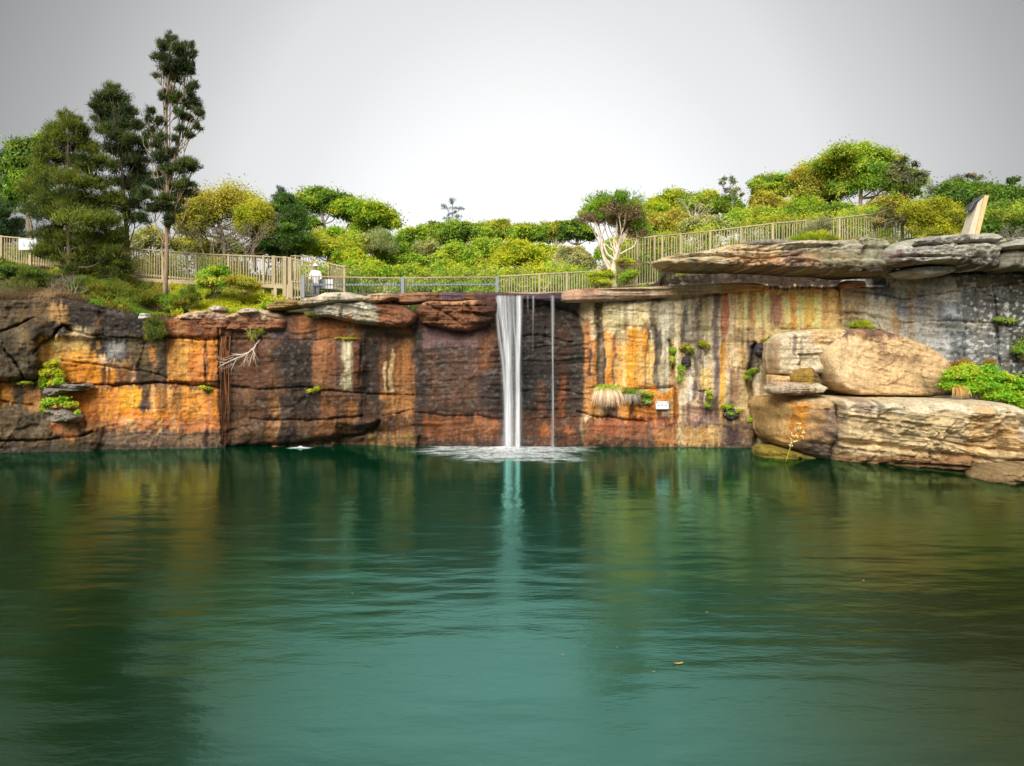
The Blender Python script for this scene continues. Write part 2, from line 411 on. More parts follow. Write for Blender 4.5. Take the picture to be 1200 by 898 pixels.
# stains, weathering crusts, lichen, painted shade and painted sheen, as (x0,x1,y0,y1,colour,strength,edge)
STAIN_SHADE = [
 (-400,48,300,560,(82,70,50),1,14), (-400,40,350,384,(96,78,54),.8,10), (-20,16,447,476,(196,134,54),.9,6), (27,47,452,480,(182,128,72),.9,5), (-400,110,482,516,(104,86,62),.8,8),
 (-400,110,510,532,(92,72,44),.9,5), (50,66,485,500,(120,100,70),.8,8), (12,26,450,470,(70,60,48),.8,6), (20,48,388,412,(112,94,62),.8,10),
 (36,262,340,398,(66,55,44),1,6), (57,80,358,377,(172,136,88),.9,6), (40,58,348,380,(108,86,58),.8,6), (82,172,362,398,(56,47,41),.9,6), (112,122,372,392,(120,90,62),.6,6),
 (172,197,372,400,(84,68,50),.9,6), (197,262,374,398,(140,84,50),.95,5), (206,218,376,394,(176,122,72),.7,5), (240,260,378,397,(150,92,60),.7,4), (228,236,376,398,(84,58,44),.7,4),
 (46,170,396,452,(86,70,50),1,5), (48,104,396,424,(232,192,124),1,7), (52,66,398,446,(226,172,88),.9,6), (88,106,402,420,(236,186,98),.95,7), (70,118,411,430,(230,164,70),1,7),
 (68,158,426,450,(222,142,40),1,5), (118,142,416,432,(236,198,150),.9,7), (142,156,418,436,(222,170,110),.7,6), (80,110,384,400,(214,186,140),.8,8),
 (112,128,396,416,(66,56,50),.9,5), (114,120,398,408,(210,160,90),.9,3), (126,152,399,424,(74,68,64),.95,5), (128,148,402,419,(150,148,146),.95,6), (152,199,398,442,(92,76,52),1,7),
 (176,183,404,440,(192,132,70),.8,4), (164,172,400,436,(108,92,60),.8,5), (187,198,408,440,(74,62,50),.9,4), (136,200,428,452,(78,68,56),.7,6),
 (118,124,430,450,(70,48,34),.9,2.5), (126,130,430,450,(80,52,36),.9,2.5), (140,144,430,450,(104,62,38),.8,3), (152,156,432,450,(240,190,150),.7,3),
 (197,258,398,449,(228,152,62),1,4), (199,222,400,446,(234,170,88),.8,8), (220,240,412,446,(222,132,70),.7,10), (238,243,398,450,(110,66,40),.85,3), (244,256,402,448,(224,134,58),.8,5),
 (196,204,398,420,(160,100,60),.6,5), (246,262,440,455,(90,58,40),.8,5),
 (62,264,455,494,(216,136,42),1,9), (76,100,455,480,(200,116,34),.8,8), (110,140,458,490,(226,150,66),.8,8), (100,112,470,500,(196,120,60),.7,6), (140,166,455,478,(232,172,52),.9,6),
 (165,176,454,482,(70,54,42),.95,4), (176,182,454,485,(222,180,120),.9,3), (184,196,454,482,(128,98,66),.8,5), (196,203,454,484,(214,168,110),.8,3), (203,212,456,482,(140,108,72),.7,4),
 (212,242,455,490,(226,152,62),.8,6), (242,252,455,500,(208,142,84),.8,5), (252,262,460,510,(222,140,44),.8,3), (163,178,470,482,(80,72,72),.8,6), (222,230,488,502,(210,130,40),.9,4),
 (60,264,490,510,(198,124,70),.95,7), (70,130,496,512,(206,150,98),.6,8), (150,158,490,512,(232,176,120),.8,3), (182,188,488,512,(230,180,120),.9,3), (200,206,488,508,(200,150,100),.8,4),
 (140,150,490,508,(230,180,130),.6,4), (100,268,505,530,(128,100,74),1,6), (120,200,505,516,(110,92,78),.6,8), (240,246,505,524,(56,38,32),.95,3), (92,100,495,520,(66,50,36),.9,4),
 # the brown middle
 (258,424,366,398,(156,100,66),1,8), (276,300,366,384,(176,116,76),.9,8), (272,300,374,397,(96,84,86),.6,8), (314,346,372,396,(92,84,92),.9,8), (336,372,376,398,(140,84,54),.9,6), (346,362,370,396,(176,104,60),.8,6),  # the grey-lilac patch is wet sheen put into the colour
 (372,420,378,398,(182,108,62),.95,8), (404,414,382,396,(168,146,120),.8,4), (300,370,390,400,(80,70,74),.6,5), (262,300,378,396,(110,74,56),.7,6),
 (258,270,396,526,(88,52,34),1,3), (268,274,400,526,(70,46,34),.9,3),
 (272,424,398,464,(116,76,56),1,8), (283,292,400,450,(116,76,56),.8,5), (300,316,400,450,(104,70,54),.8,6), (312,326,400,470,(128,82,56),.8,6), (330,368,398,458,(58,43,36),1,7), (318,350,404,440,(52,41,35),.8,12),
 (368,392,398,460,(160,98,62),1,5), (374,384,400,452,(176,112,72),.7,5), (390,402,398,452,(100,68,56),.9,5), (399,411,398,458,(214,198,160),.95,5), (402,407,398,430,(232,224,196),.9,3), (411,424,398,460,(116,66,48),.9,4), (398,410,450,464,(170,150,118),.7,5),
 (272,424,458,494,(98,66,50),1,8), (286,294,458,500,(136,96,64),.85,5), (296,312,468,492,(104,66,46),.8,6), (312,324,462,488,(166,116,74),.9,5), (326,372,462,490,(62,46,38),.9,6), (376,392,464,494,(164,102,62),.9,6), (392,424,462,500,(118,72,46),.9,6),
 (404,418,470,495,(176,108,62),.8,5), (300,310,490,520,(62,44,36),.8,5),
 (268,440,492,528,(110,76,54),1,8), (311,328,494,520,(188,122,72),.95,4), (274,300,498,526,(112,78,52),.8,6), (328,350,495,520,(66,50,42),.9,5), (350,368,494,518,(104,72,50),.8,6), (370,420,495,515,(150,92,56),.9,7), (400,448,500,520,(72,48,38),.7,6),
 (422,486,384,530,(126,82,56),1,10), (422,446,398,470,(58,45,40),1,5), (424,440,384,396,(110,92,88),.7,5), (438,448,430,470,(78,56,46),.8,4), (446,456,410,470,(120,76,50),.9,4), (450.5,453.5,424,486,(226,196,150),.95,1.8), (457,461.5,412,486,(226,186,130),.9,2.2), (452,460,470,490,(206,178,150),.6,3),
 (464,486,384,486,(172,110,64),.95,4), (468,484,384,420,(184,122,74),.7,5), (446,486,460,487,(176,114,62),.95,4), (420,450,470,508,(74,52,40),.9,6), (446,486,487,508,(124,80,50),.9,5), (455,462,484,505,(84,50,40),.9,4), (430,492,508,530,(148,108,62),1,4), (448,484,390,396,(80,70,74),.6,4),
 # dark wet rock round the fall
 (484,692,346,530,(94,64,52),1,12), (486,500,386,510,(56,44,40),.9,6), (496,566,384,408,(122,88,84),1,8), (500,560,404,414,(96,72,68),.7,6), (500,560,412,470,(104,70,54),.8,14), (512,528,420,480,(88,66,58),.7,8), (552,568,424,440,(138,92,80),.8,8), (560,578,386,440,(116,68,46),.8,6), (564,572,398,430,(150,84,50),.7,4),
 (484,560,474,520,(78,52,40),.9,8), (494,586,488,514,(152,86,50),.9,8), (520,586,492,506,(168,98,56),.7,8), (560,596,440,480,(66,52,48),.8,8), (588,680,350,490,(52,43,39),1,14), (600,680,352,372,(72,52,48),.7,6), (650,674,380,486,(82,52,40),.9,8), (630,640,450,486,(110,62,40),.6,4), (656,664,440,490,(142,72,40),.8,4), (666,686,380,488,(66,54,46),.95,5), (672,680,395,440,(60,62,58),.7,4),
 (566,612,434,446,(108,94,92),.7,4), (588,686,484,512,(98,60,44),.9,6), (632,645,496,520,(172,90,50),.9,5), (660,672,500,524,(176,96,54),.8,5), (600,690,510,528,(92,62,48),.8,5),
 # cream, orange and black streaks right of the fall
 (684,986,338,530,(220,196,152),1,9), (676,686,390,482,(66,52,44),.9,3), (684,692,380,484,(212,138,78),1,3), (686,690,376,420,(186,110,76),.8,3), (688,692,410,440,(80,60,50),.9,2), (692,699,400,482,(216,134,54),.9,3), (690,696,350,384,(206,186,140),.8,3),
 (697,708.5,346,480,(98,80,56),1,2.5), (699,706,400,456,(116,92,68),.7,3), (706,709,410,452,(74,54,44),.9,1.5), (708.5,736,348,392,(200,182,132),1,4), (709.5,718,388,452,(226,142,54),1,2.5), (717,723,388,450,(112,86,78),.95,2.5), (720,735,398,460,(212,156,76),.95,4), (724,734,384,404,(188,164,120),.8,4), (730,736,352,390,(130,112,86),.7,4),
 (733,757,383,456,(230,148,48),1,2.2), (738,752,383,454,(236,160,60),.6,5), (756,760,388,456,(76,56,44),.9,2), (757,769,402,456,(226,180,106),1,3), (736,770,346,384,(206,188,146),.9,5), (748,756,350,384,(176,160,110),.7,3), (762,768,350,400,(120,104,84),.8,3), (766,775,384,462,(72,64,60),.95,2.5), (769,776,346,384,(170,160,134),.8,3),
 (774,790,346,470,(208,192,158),.95,3), (774,780,420,470,(150,138,120),.6,3), (780,784,360,440,(226,214,186),.8,3), (784,790,400,455,(176,120,56),.9,3), (787,800,400,450,(228,196,150),.8,4), (788,793,450,500,(188,120,44),.9,3),
 (692,790,456,492,(212,134,40),1,4), (700,722,474,492,(82,58,46),.95,4), (700,706,460,490,(216,176,110),.7,3), (722,728,470,488,(226,140,30),.9,3), (736,742,474,492,(72,52,42),.9,3), (742,756,472,494,(206,122,46),.9,4), (756,770,474,496,(192,112,48),.8,4), (769,776,480,494,(92,64,50),.8,3), (776,790,478,500,(184,120,48),.9,4), (776,784,470,490,(210,190,160),.7,4),
 (684,792,491,530,(142,84,54),1,4), (700,740,494,506,(158,88,58),.8,6), (756,764,494,522,(84,60,48),.8,4), (764,790,500,526,(164,112,62),.9,6), (700,770,510,528,(112,78,54),.7,6), (690,700,500,520,(150,90,60),.6,4),
 (796,886,346,476,(202,182,146),1,6), (800,806,360,410,(92,80,74),.8,2.5), (805,810,350,400,(200,184,150),.8,3), (810,817,346,400,(120,108,84),.7,3), (816,823,350,455,(92,78,76),.9,3), (822,829,346,400,(150,138,92),.8,4), (828,832,346,400,(170,154,124),.7,3), (835,842,348,480,(104,86,86),.85,3), (830,835,400,430,(206,184,146),.8,3),
 (798,808,400,460,(216,182,132),.8,4), (803,809,430,470,(208,194,182),.9,3), (811,816,420,470,(92,74,72),.9,3), (818,832,430,458,(222,182,110),.9,4), (817,825,455,502,(92,72,70),.9,3), (826,838,460,480,(134,112,98),.8,4), (838,843,420,490,(110,90,88),.8,3),
 (846,855,344,430,(186,116,80),1,3), (843,850,400,500,(222,158,66),1,3), (850,884,392,430,(216,184,134),.9,5), (858,870,348,400,(206,170,126),.7,5), (868,872,400,430,(206,150,64),.8,3), (855,868,430,480,(144,104,70),.9,5), (868,882,420,500,(168,138,86),.9,5), (876,892,400,440,(82,68,60),.9,5), (884,900,380,420,(150,120,90),.6,5),
 (798,846,476,500,(112,84,78),1,5), (800,820,474,492,(170,136,110),.7,6), (812,822,490,505,(84,66,66),.8,4), (797,848,498,530,(168,132,80),1,5), (846,886,490,530,(104,76,56),.95,6), (852,868,500,522,(72,54,50),.9,5),
 (864,986,340,387,(238,204,140),1,5), (880,886,342,386,(196,150,104),.7,4), (903,917,345,380,(156,108,94),.9,5), (928,936,345,386,(204,150,66),.8,4), (944,954,345,386,(222,174,84),.8,4), (960,984,345,384,(206,166,104),.7,6), (888,900,345,386,(236,206,146),.7,4), (860,990,386,404,(196,160,108),.7,5),
 (800,990,339,346,(206,150,80),.9,3), (690,850,338,348,(206,178,140),.9,3),
 (770,1040,270,337.5,(62,50,40),1,2),  # deep brown painted over the hollow to stand in for shade under the slab
 # the grey wall
 (986,1500,300,490,(158,152,136),1,4), (988,1016,336,390,(150,126,90),1,6), (1008,1050,356,392,(176,164,138),.9,8), (1020,1050,330,352,(92,94,92),.9,6), (1046,1056,360,392,(168,132,86),.9,3.5), (1052,1066,352,374,(112,116,124),.8,6), (1066,1074,334,400,(132,108,84),.8,4), (1074,1100,345,376,(120,118,114),.8,6), (1074,1104,378,408,(146,142,134),.8,7), (1100,1128,350,382,(96,98,100),.9,8), (1110,1122,355,368,(150,156,160),.6,4), (1128,1180,340,378,(86,86,84),1,6),
 (1104,1180,384,490,(108,108,106),1,8), (1180,1500,320,490,(80,80,76),1,8), (1120,1200,324,338,(92,76,58),.8,5), (1080,1112,402,434,(172,168,158),.9,7), (986,1500,316,326,(88,84,74),.7,4),
]
STAIN_SHADE += [(-400,1500,520.5,560,(52,44,34),.75,4)]      # wet waterline
BASE = (112, 84, 60)
WET = [(270,425,366,396,.7),(300,424,400,470,.25),(424,486,384,420,.6),(484,692,346,530,.75),(496,566,380,412,.95),(-400,1500,516,560,.6)]
ALB = 1.2
def paint(px, py, base, stains, streak=None, mottle=.5, lichen=0.0, seed=0.0, wetboxes=(), alb=ALB, hu=1.0):
    """albedo of the rock at photo column px / row py: layered stains and painted shade with ragged edges, run-off streaks, lichen"""
    s = seed
    rag = 8.0 * fbm(px * .35, py * .02, 40 + s, 3)
    wx = px + 3.0 * fbm(px * .09, py * .06, 41 + s, 4) + 1.0 * vn(px * .5, py * .2, 42 + s) + 3.0 * vn(px * .03, py * .025, 47 + s)
    wy = py + 3.0 * fbm(px * .08, py * .08, 43 + s, 4) + rag
    c = np.broadcast_to(lin(base), px.shape + (3,)).copy()
    hole = .5 + .5 * fbm(px * .16, py * .07, 44 + s, 4)
    for x0, x1, y0, y1, col, a, e in stains:
        k = (px > x0 - 30) & (px < x1 + 30) & (py > y0 - 34) & (py < y1 + 34)
        if not k.any(): continue
        m = sbox(wx[k], wy[k], x0, x1, y0, y1, e) * a
        if x1 - x0 < 200: m = m * np.clip(.55 + 1.0 * hole[k], 0, 1)
        c[k] += (lin(col) - c[k]) * m[:, None]
    # patchy mineral colour
    mt = fbm(px * .06, py * .05, 50 + s, 5)
    c *= (1 + mottle * .55 * mt)[..., None]
    hue = hu * fbm(px * .04, py * .03, 52 + s, 3)
    c *= np.stack([1 + .12 * hue, 1 + .02 * hue, 1 - .14 * hue], -1)
    br = (sbox(px, py, 258, 700, 330, 560, 30) if hu == 1.0 else np.zeros(px.shape))
    c[..., 1] += .06 * (c[..., 0] - c[..., 1]) * br      # browner, less red, under the creek
    c *= (1 - .32 * br - .16 * (sbox(px, py, -400, 262, 300, 560, 20) if hu == 1.0 else 0))[..., None]                       # dark wet rock
    # dark run-off streaks
    if streak is None: streak = np.full(px.shape, .5)
    st = fbm(px * .16, py * .008, 54 + s, 4) + .35 * fbm(px * .5, py * .02, 55 + s, 2)
    dk = ss((st - .12) / .22) * streak
    c *= (1 - .5 * dk)[..., None]
    lt = ss((-st - .22) / .2) * streak
    c += (lin((222, 200, 160)) * np.minimum(1, c.mean(-1, keepdims=True) * 3.0) - c) * (.30 * lt)[..., None]
    # pits and black crust specks
    sp = ss((fbm(px * .42, py * .5, 57 + s, 3) - .30) / .14)
    c *= (1 - .38 * sp)[..., None]
    # bedding bands
    bed = vn(px * .012, (py - np.where(px > 690, .10, -.04) * px) * .42, 20.5)
    c *= (1 + .14 * bed)[..., None]
    if np.max(lichen) > 0:
        li = ss((fbm(px * .26, py * .34, 60 + s, 4) - .21 + .12 * fbm(px * .03, py * .04, 66 + s, 2)) / .10) * lichen
        c += (lin((196, 198, 188)) - c) * (.75 * li)[..., None]
    wet = np.zeros(px.shape)
    for x0, x1, y0, y1, a in wetboxes:
        wet = np.maximum(wet, a * sbox(wx, wy, x0, x1, y0, y1, 12))
    wet = wet * (.6 + .6 * np.clip(.5 + fbm(px * .1, py * .03, 62, 3), 0, 1))
    return np.concatenate([np.clip(c * alb, .004, .80), np.clip(wet, 0, 1)[..., None]], -1)

_px = np.concatenate([np.arange(-300, -20, 5.0), np.arange(-20, 1222, 1.15), np.arange(1224, 1500, 5.0)])
_nf, _nb = 170, 12
CPX = np.broadcast_to(_px, (_nf, len(_px)))
_t = np.linspace(0, 1, _nf)[:, None]
CPY = 552 + (crest(_px) - 552)[None, :] * _t
CREL = relief(CPX, CPY)
_round = np.clip((CPY - crest(CPX)) / 7.0, 0, 1)
CREL = CREL - .55 * (1 - np.sqrt(1 - (1 - _round) ** 2)) 
CD = d0(CPX) - CREL
def face(px, py):
    """distance of the cliff face at a photo pixel"""
    i = int(np.argmin(np.abs(_px - px)))
    j = int(np.argmin(np.abs(CPY[:, i] - py)))
    return float(CD[j, i])

def gz(x, D):
    """height of the land above the quarry"""
    px = CX + F * x / D
    base = np.interp(px, [-400, 0, 150, 330, 380, 560, 700, 800, 1080, 1300, 1700], [7.6, 7.3, 6.7, 6.3, 5.95, 5.9, 6.1, 7.0, 8.2, 8.7, 9.2])
    lo = HC + (HZ - crest(px)) * d0(px) / F
    t = ss((D - d0(px) - .3) / 2.6)
    far = np.maximum(D - 34, 0)
    return lo + (base - lo) * t + .17 * np.minimum(far, 26) + .03 * np.maximum(far - 26, 0) + .12 * fbm(x * .5, D * .5, 70, 3) * t

vx = np.stack([(CPX - CX) * CD / F, CD, HC + (HZ - CPY) * CD / F], -1)
_rows = [vx]
_pcol = [paint(CPX, CPY, BASE, STAIN_SHADE, streak=.28 + .45 * sbox(CPX, CPY, 690, 900, 340, 500, 30) + .35 * sbox(CPX, CPY, 260, 484, 395, 525, 30) - .1 * ss((CPX - 985) / 10),
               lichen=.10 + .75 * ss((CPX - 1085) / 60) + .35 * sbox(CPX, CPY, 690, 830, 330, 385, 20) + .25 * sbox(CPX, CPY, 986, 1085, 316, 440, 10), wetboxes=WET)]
for k in range(1, _nb + 1):
    D = CD[-1] + .05 * k ** 1.75
    x = (_px - CX) * CD[-1] / F
    z = vx[-1, :, 2] + (gz(x, D) - vx[-1, :, 2]) * ss(k / _nb) - .03 + .05 * fbm(x * 2, D * 2, 75, 3)
    _rows.append(np.stack([x, D, z], -1)[None])
    _pcol.append(_pcol[0][-1:])
V = np.concatenate(_rows); C = np.concatenate(_pcol)
nr, nc = V.shape[:2]
i, j = np.meshgrid(np.arange(nr - 1), np.arange(nc - 1), indexing='ij')
q = np.stack([i*nc + j, i*nc + j + 1, (i+1)*nc + j + 1, (i+1)*nc + j], -1).reshape(-1, 4)
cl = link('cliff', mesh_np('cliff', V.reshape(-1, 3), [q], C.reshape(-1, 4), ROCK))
tag(cl, kind='structure')

# ------------------------------------------------------------------ land and pool bed: one sheet to the horizon
gx = np.concatenate([-np.geomspace(1200, 32, 16), np.linspace(-30, 30, 150), np.geomspace(32, 1200, 16)])
_dx = (np.array(D0X) - CX) * np.array(D0Y) / F
gd0 = np.interp(gx, _dx, D0Y)
_gp = CX + F * gx / gd0
gd0 = gd0 + 2.7 * ss((_gp - 755) / 15) * ss((1115 - _gp) / 15)
rows = []
for y, z in ((-1200, 6), (-60, 3), (-22, 1.0), (-16, .3), (-13, -1.2), (-5, -3.2), (8, -4)):
    rows.append(np.stack([gx, np.full(len(gx), float(y)), np.full(len(gx), float(z))], -1))
side = ss((np.abs(gx) - 30) / 3)
for r_ in rows:
    r_[:, 2] = r_[:, 2] * (1 - side) + side * 5.0 
for off in (.75, .78, 1.4, 2.2, 3, 4, 5, 7, 9, 12, 16, 22, 30, 45, 80, 200, 500, 1400):
    D = gd0 + off
    z = np.full(len(gx), -4.0) if off == .75 else gz(gx, D) - .1 - (.35 if off < 1 else 0)
    if off > 60: z = np.minimum(z, 13.5)
    rows.append(np.stack([gx, D, z], -1))
V = np.stack(rows); nr, nc = V.shape[:2]
i, j = np.meshgrid(np.arange(nr - 1), np.arange(nc - 1), indexing='ij')
q = np.stack([i*nc + j, i*nc + j + 1, (i+1)*nc + j + 1, (i+1)*nc + j], -1).reshape(-1, 4)
m, t, p = nodes('bush_floor')
n = N(t, 'ShaderNodeTexNoise', Scale=1.6, Detail=6.0, Roughness=0.7)
t.links.new(coords(t), n.inputs['Vector'])
rp = N(t, 'ShaderNodeValToRGB')
for e, (pp, c) in zip(rp.color_ramp.elements, ((.38, (74, 62, 40)), (.62, (70, 84, 34)))):
    e.position = pp; e.color = tuple(lin(c)) + (1,)
t.links.new(n.outputs[0], rp.inputs[0]); t.links.new(rp.outputs[0], p.inputs['Base Color'])
p.inputs['Roughness'].default_value = .95
bp = N(t, 'ShaderNodeBump', Strength=.8, Distance=.15)
t.links.new(n.outputs[0], bp.inputs['Height']); t.links.new(bp.outputs[0], p.inputs['Normal'])
tag(link('ground', mesh_np('ground', V.reshape(-1, 3), [q], None, m)), kind='structure')

# ------------------------------------------------------------------ pool water
def water_material():
    m, t, p = nodes('pool_water')
    pos = coords(t)
    # body colour: deep emerald in the middle, olive where the bed shelves up to the right and near the bank
    big = N(t, 'ShaderNodeTexNoise', Scale=.16, Detail=3.0, Roughness=.5)
    t.links.new(pos, big.inputs['Vector'])
    sx = N(t, 'ShaderNodeSeparateXYZ'); t.links.new(pos, sx.inputs[0])
    def mr(src, a, b, c=0.0, d=1.0):
        r = N(t, 'ShaderNodeMapRange', interpolation_type='SMOOTHSTEP')
        for k, v in zip((1, 2, 3, 4), (a, b, c, d)): r.inputs[k].default_value = v
        t.links.new(src, r.inputs[0]); return r.outputs[0]
    def math_(op, a, b):
        x = N(t, 'ShaderNodeMath', operation=op)
        for k, v in enumerate((a, b)):
            if isinstance(v, float): x.inputs[k].default_value = v
            else: t.links.new(v, x.inputs[k])
        return x.outputs[0]
    # bed shelves up to the right-hand bank
    xr = math_('SUBTRACT', sx.outputs['X'], math_('MULTIPLY', sx.outputs['Y'], .32))
    xr = math_('ADD', xr, math_('MULTIPLY', big.outputs[0], 3.0))
    shelf = mr(xr, 0.5, 5.0)
    xl = math_('ADD', math_('SUBTRACT', math_('MULTIPLY', sx.outputs['X'], -1.0), math_('MULTIPLY', sx.outputs['Y'], .30)), math_('MULTIPLY', big.outputs[0], 4.0))
    shelf = math_('MAXIMUM', shelf, mr(xl, 1.0, 5.0, 0.0, .6))
    shelf = math_('MULTIPLY', shelf, mr(sx.outputs['Y'], 26.0, 10.0, .35, 1.0))
    mix = N(t, 'ShaderNodeMix', data_type='RGBA')
    mix.inputs[6].default_value = (.0001, .027, .0095, 1)
    mix.inputs[7].default_value = (.0026, .0050, .0002, 1)
    t.links.new(shelf, mix.inputs[0])
    t.links.new(mix.outputs[2], p.inputs['Base Color'])
    p.inputs['Roughness'].default_value = .6
    p.inputs['Specular IOR Level'].default_value = 0.0
    gl = N(t, 'ShaderNodeBsdfGlossy'); mt_ = N(t, 'ShaderNodeMix', data_type='RGBA')   # green water tints what it mirrors, murky olive over the shelves
    mt_.inputs[6].default_value = (.44, 1.0, .86, 1); mt_.inputs[7].default_value = (.52, .64, .30, 1)
    t.links.new(shelf, mt_.inputs[0]); t.links.new(mt_.outputs[2], gl.inputs['Color'])
    fr = N(t, 'ShaderNodeFresnel', IOR=3.0)
    mxs = N(t, 'ShaderNodeMixShader')
    t.links.new(fr.outputs[0], mxs.inputs[0]); t.links.new(p.outputs[0], mxs.inputs[1]); t.links.new(gl.outputs[0], mxs.inputs[2])
    t.links.new(mxs.outputs[0], t.nodes['Material Output'].inputs[0])
    # wind: calm under the wall, ruffled further out
    n0 = N(t, 'ShaderNodeTexNoise', Scale=.35, Detail=4.0, Roughness=.6)
    t.links.new(coords(t, (1, .8, 1)), n0.inputs['Vector'])
    yy = math_('ADD', sx.outputs['Y'], math_('MULTIPLY', n0.outputs[0], 7.0))
    wind = mr(yy, 24.0, 17.0)
    t.links.new(mr(wind, 0, 1, .09, .17), gl.inputs['Roughness'])
    n1 = N(t, 'ShaderNodeTexNoise', Scale=1.5, Detail=5.0, Roughness=.62)
    t.links.new(coords(t, (.8, 1.9, 1)), n1.inputs['Vector'])
    n2 = N(t, 'ShaderNodeTexNoise', Scale=.55, Detail=2.0, Roughness=.5)
    t.links.new(coords(t, (.6, 1.9, 1)), n2.inputs['Vector'])
    h = math_('ADD', math_('MULTIPLY', n1.outputs[0], math_('MULTIPLY', mr(sx.outputs['Y'], 5.0, 12.0, .45, 1.0), mr(wind, 0, 1, .005, .017))), math_('MULTIPLY', n2.outputs[0], math_('MULTIPLY', mr(sx.outputs['Y'], 5.0, 12.0, .45, 1.0), mr(wind, 0, 1, .010, .060))))
    bp = N(t, 'ShaderNodeBump', Strength=1.0, Distance=1.0)
    t.links.new(h, bp.inputs['Height']); t.links.new(bp.outputs[0], gl.inputs['Normal']); t.links.new(bp.outputs[0], fr.inputs['Normal'])
    return m
wm = MB()
wx_ = np.linspace(-32, 32, 33); wy_ = np.linspace(-14.5, 29, 30)
gx2, gy2 = np.meshgrid(wx_, wy_)
i, j = np.meshgrid(np.arange(29), np.arange(32), indexing='ij')
wm.add(np.stack([gx2, gy2, 0 * gx2], -1), np.stack([i*33 + j, i*33 + j + 1, (i+1)*33 + j + 1, (i+1)*33 + j], -1))
tag(wm.build('pool_water', water_material(), smooth=True), kind='structure')

# ------------------------------------------------------------------ boulders and slabs
def boulder(name, label, outline, D, thick, base, stains=(), cat='boulder', group=None, lichen=0.0, streak=.35, blocky=.35, rough=.05, seed=0, nth=120, nph=64, grooves=(), bedamp=.03, dip=.0, mottle=.6, shear=None, facet=(34, 13, 1.2)):
    """solid rock with this outline; D = distance of its middle (number, or pairs px->D), thick = half depth"""
    o = np.array(outline, float)
    cx, cy = o.mean(0)
    ang = np.arctan2(o[:, 1] - cy, o[:, 0] - cx)
    # closed outline resampled along its length
    oc = np.concatenate([o, o[:1]])
    L = np.concatenate([[0], np.cumsum(np.hypot(*np.diff(oc, axis=0).T))])
    s = np.linspace(0, L[-1], nth, endpoint=False)
    ox, oy = np.interp(s, L, oc[:, 0]), np.interp(s, L, oc[:, 1])
    for _ in range(1):
        ox = .25*np.roll(ox, 1) + .5*ox + .25*np.roll(ox, -1); oy = .25*np.roll(oy, 1) + .5*oy + .25*np.roll(oy, -1)
    ph = np.linspace(-1, 1, nph)
    ph = np.sign(ph) * np.abs(ph) ** .8 * math.pi / 2
    lat = np.cos(ph) ** blocky; dep = -np.sign(np.sin(ph)) * np.abs(np.sin(ph)) ** .8      # +1 side faces away
    lat[0] = lat[-1] = 0.0
    # dense rings over the front: spread the pole fan evenly
    f = int(nph * .45)
    lat = np.concatenate([np.linspace(0, 1, f) ** .9 * .985, lat[(lat > .985)], np.linspace(1, 0, max(6, f // 3))[1:] * .985])
    depr = []
    for a in lat: depr.append((1 - a ** (2 / max(blocky, .05))) ** .5 if a < 1 else 0)
    depr = np.array(depr); kmax = int(np.argmax(lat)); depr[kmax:] *= -1
    PX = cx + (ox - cx)[None, :] * lat[:, None]; PY = cy + (oy - cy)[None, :] * lat[:, None]
    if isinstance(D, (int, float)): Dm = np.full(PX.shape, float(D))
    else: Dm = np.interp(PX, [d[0] for d in D], [d[1] for d in D])
    sz = 26.0 / 800
    wxx = PX + 2 * fbm(PX * .07, PY * .07, seed + 1.5, 3); wyy = PY + 2 * fbm(PX * .07, PY * .07, seed + 5.5, 3)
    n = rough * (1.6 * fbm(PX * .03, PY * .04, seed + 3, 3) + .8 * fbm(PX * .12, PY * .14, seed + 4, 3)) + .3 * rough * vn(PX * .4, PY * .4, seed)
    n += bedamp * (vn(PX * .012, (PY - dip * PX) * .38, seed + 7) + .5 * vn(PX * .03, (PY - dip * PX) * .9, seed + 8))
    # fracture facets: flat tilted faces meeting at sharp arrises
    fx, fy = wxx / facet[0] + .35 * vn(PX * .03, PY * .03, seed + 11) + seed, (wyy - dip * wxx) / facet[1] + .35 * vn(PX * .03, PY * .03, seed + 13)
    ix, iy = np.floor(fx).astype(int), np.floor(fy).astype(int)
    c0, c1, c2 = _T[ix & 63, iy & 63, 3], _T[ix & 63, iy & 63, 9], _T[ix & 63, iy & 63, 15]
    n += rough * facet[2] * ((c0 - .5) * 1.0 + (c1 - .5) * (fx - ix - .5) * 1.6 + (c2 - .5) * (fy - iy - .5) * 1.6)
    for wd, gd, pts in grooves:
        n -= gd * np.exp(-(seg_dist(wxx, wyy, pts) / wd) ** 2)
    fade = np.clip((1.02 - lat) / .03, .15, 1)[:, None]
    dm = thick * depr[:, None] + n * fade * np.sign(depr + 1e-6)[:, None]
    Y = Dm - dm
    if shear: Y = Y + shear * (cy - PY) * sz
    jit = 1 + .012 * fbm(PX * .2, PY * .2, seed + 9, 2)
    X = (cx + (PX - cx) * jit - CX) * Dm / F; Z = HC + (HZ - (cy + (PY - cy) * jit)) * Dm / F
    C = paint(PX, PY, base, stains, streak=np.full(PX.shape, streak), lichen=lichen, seed=seed * .7 + 3, mottle=mottle, alb=.92, hu=.45)
    m_ = len(lat)
    i, j = np.meshgrid(np.arange(m_ - 1), np.arange(nth), indexing='ij'); j2 = (j + 1) % nth
    q = np.stack([i*nth + j, i*nth + j2, (i+1)*nth + j2, (i+1)*nth + j], -1).reshape(-1, 4)
    v = np.stack([X, Y, Z], -1).reshape(-1, 3)
    org = v.mean(0); org[2] = v[:, 2].min()
    ob = link(name, mesh_np(name, v - org, [q], C.reshape(-1, 4), ROCK), None, tuple(float(a) for a in org))
    return tag(ob, label, cat, group)

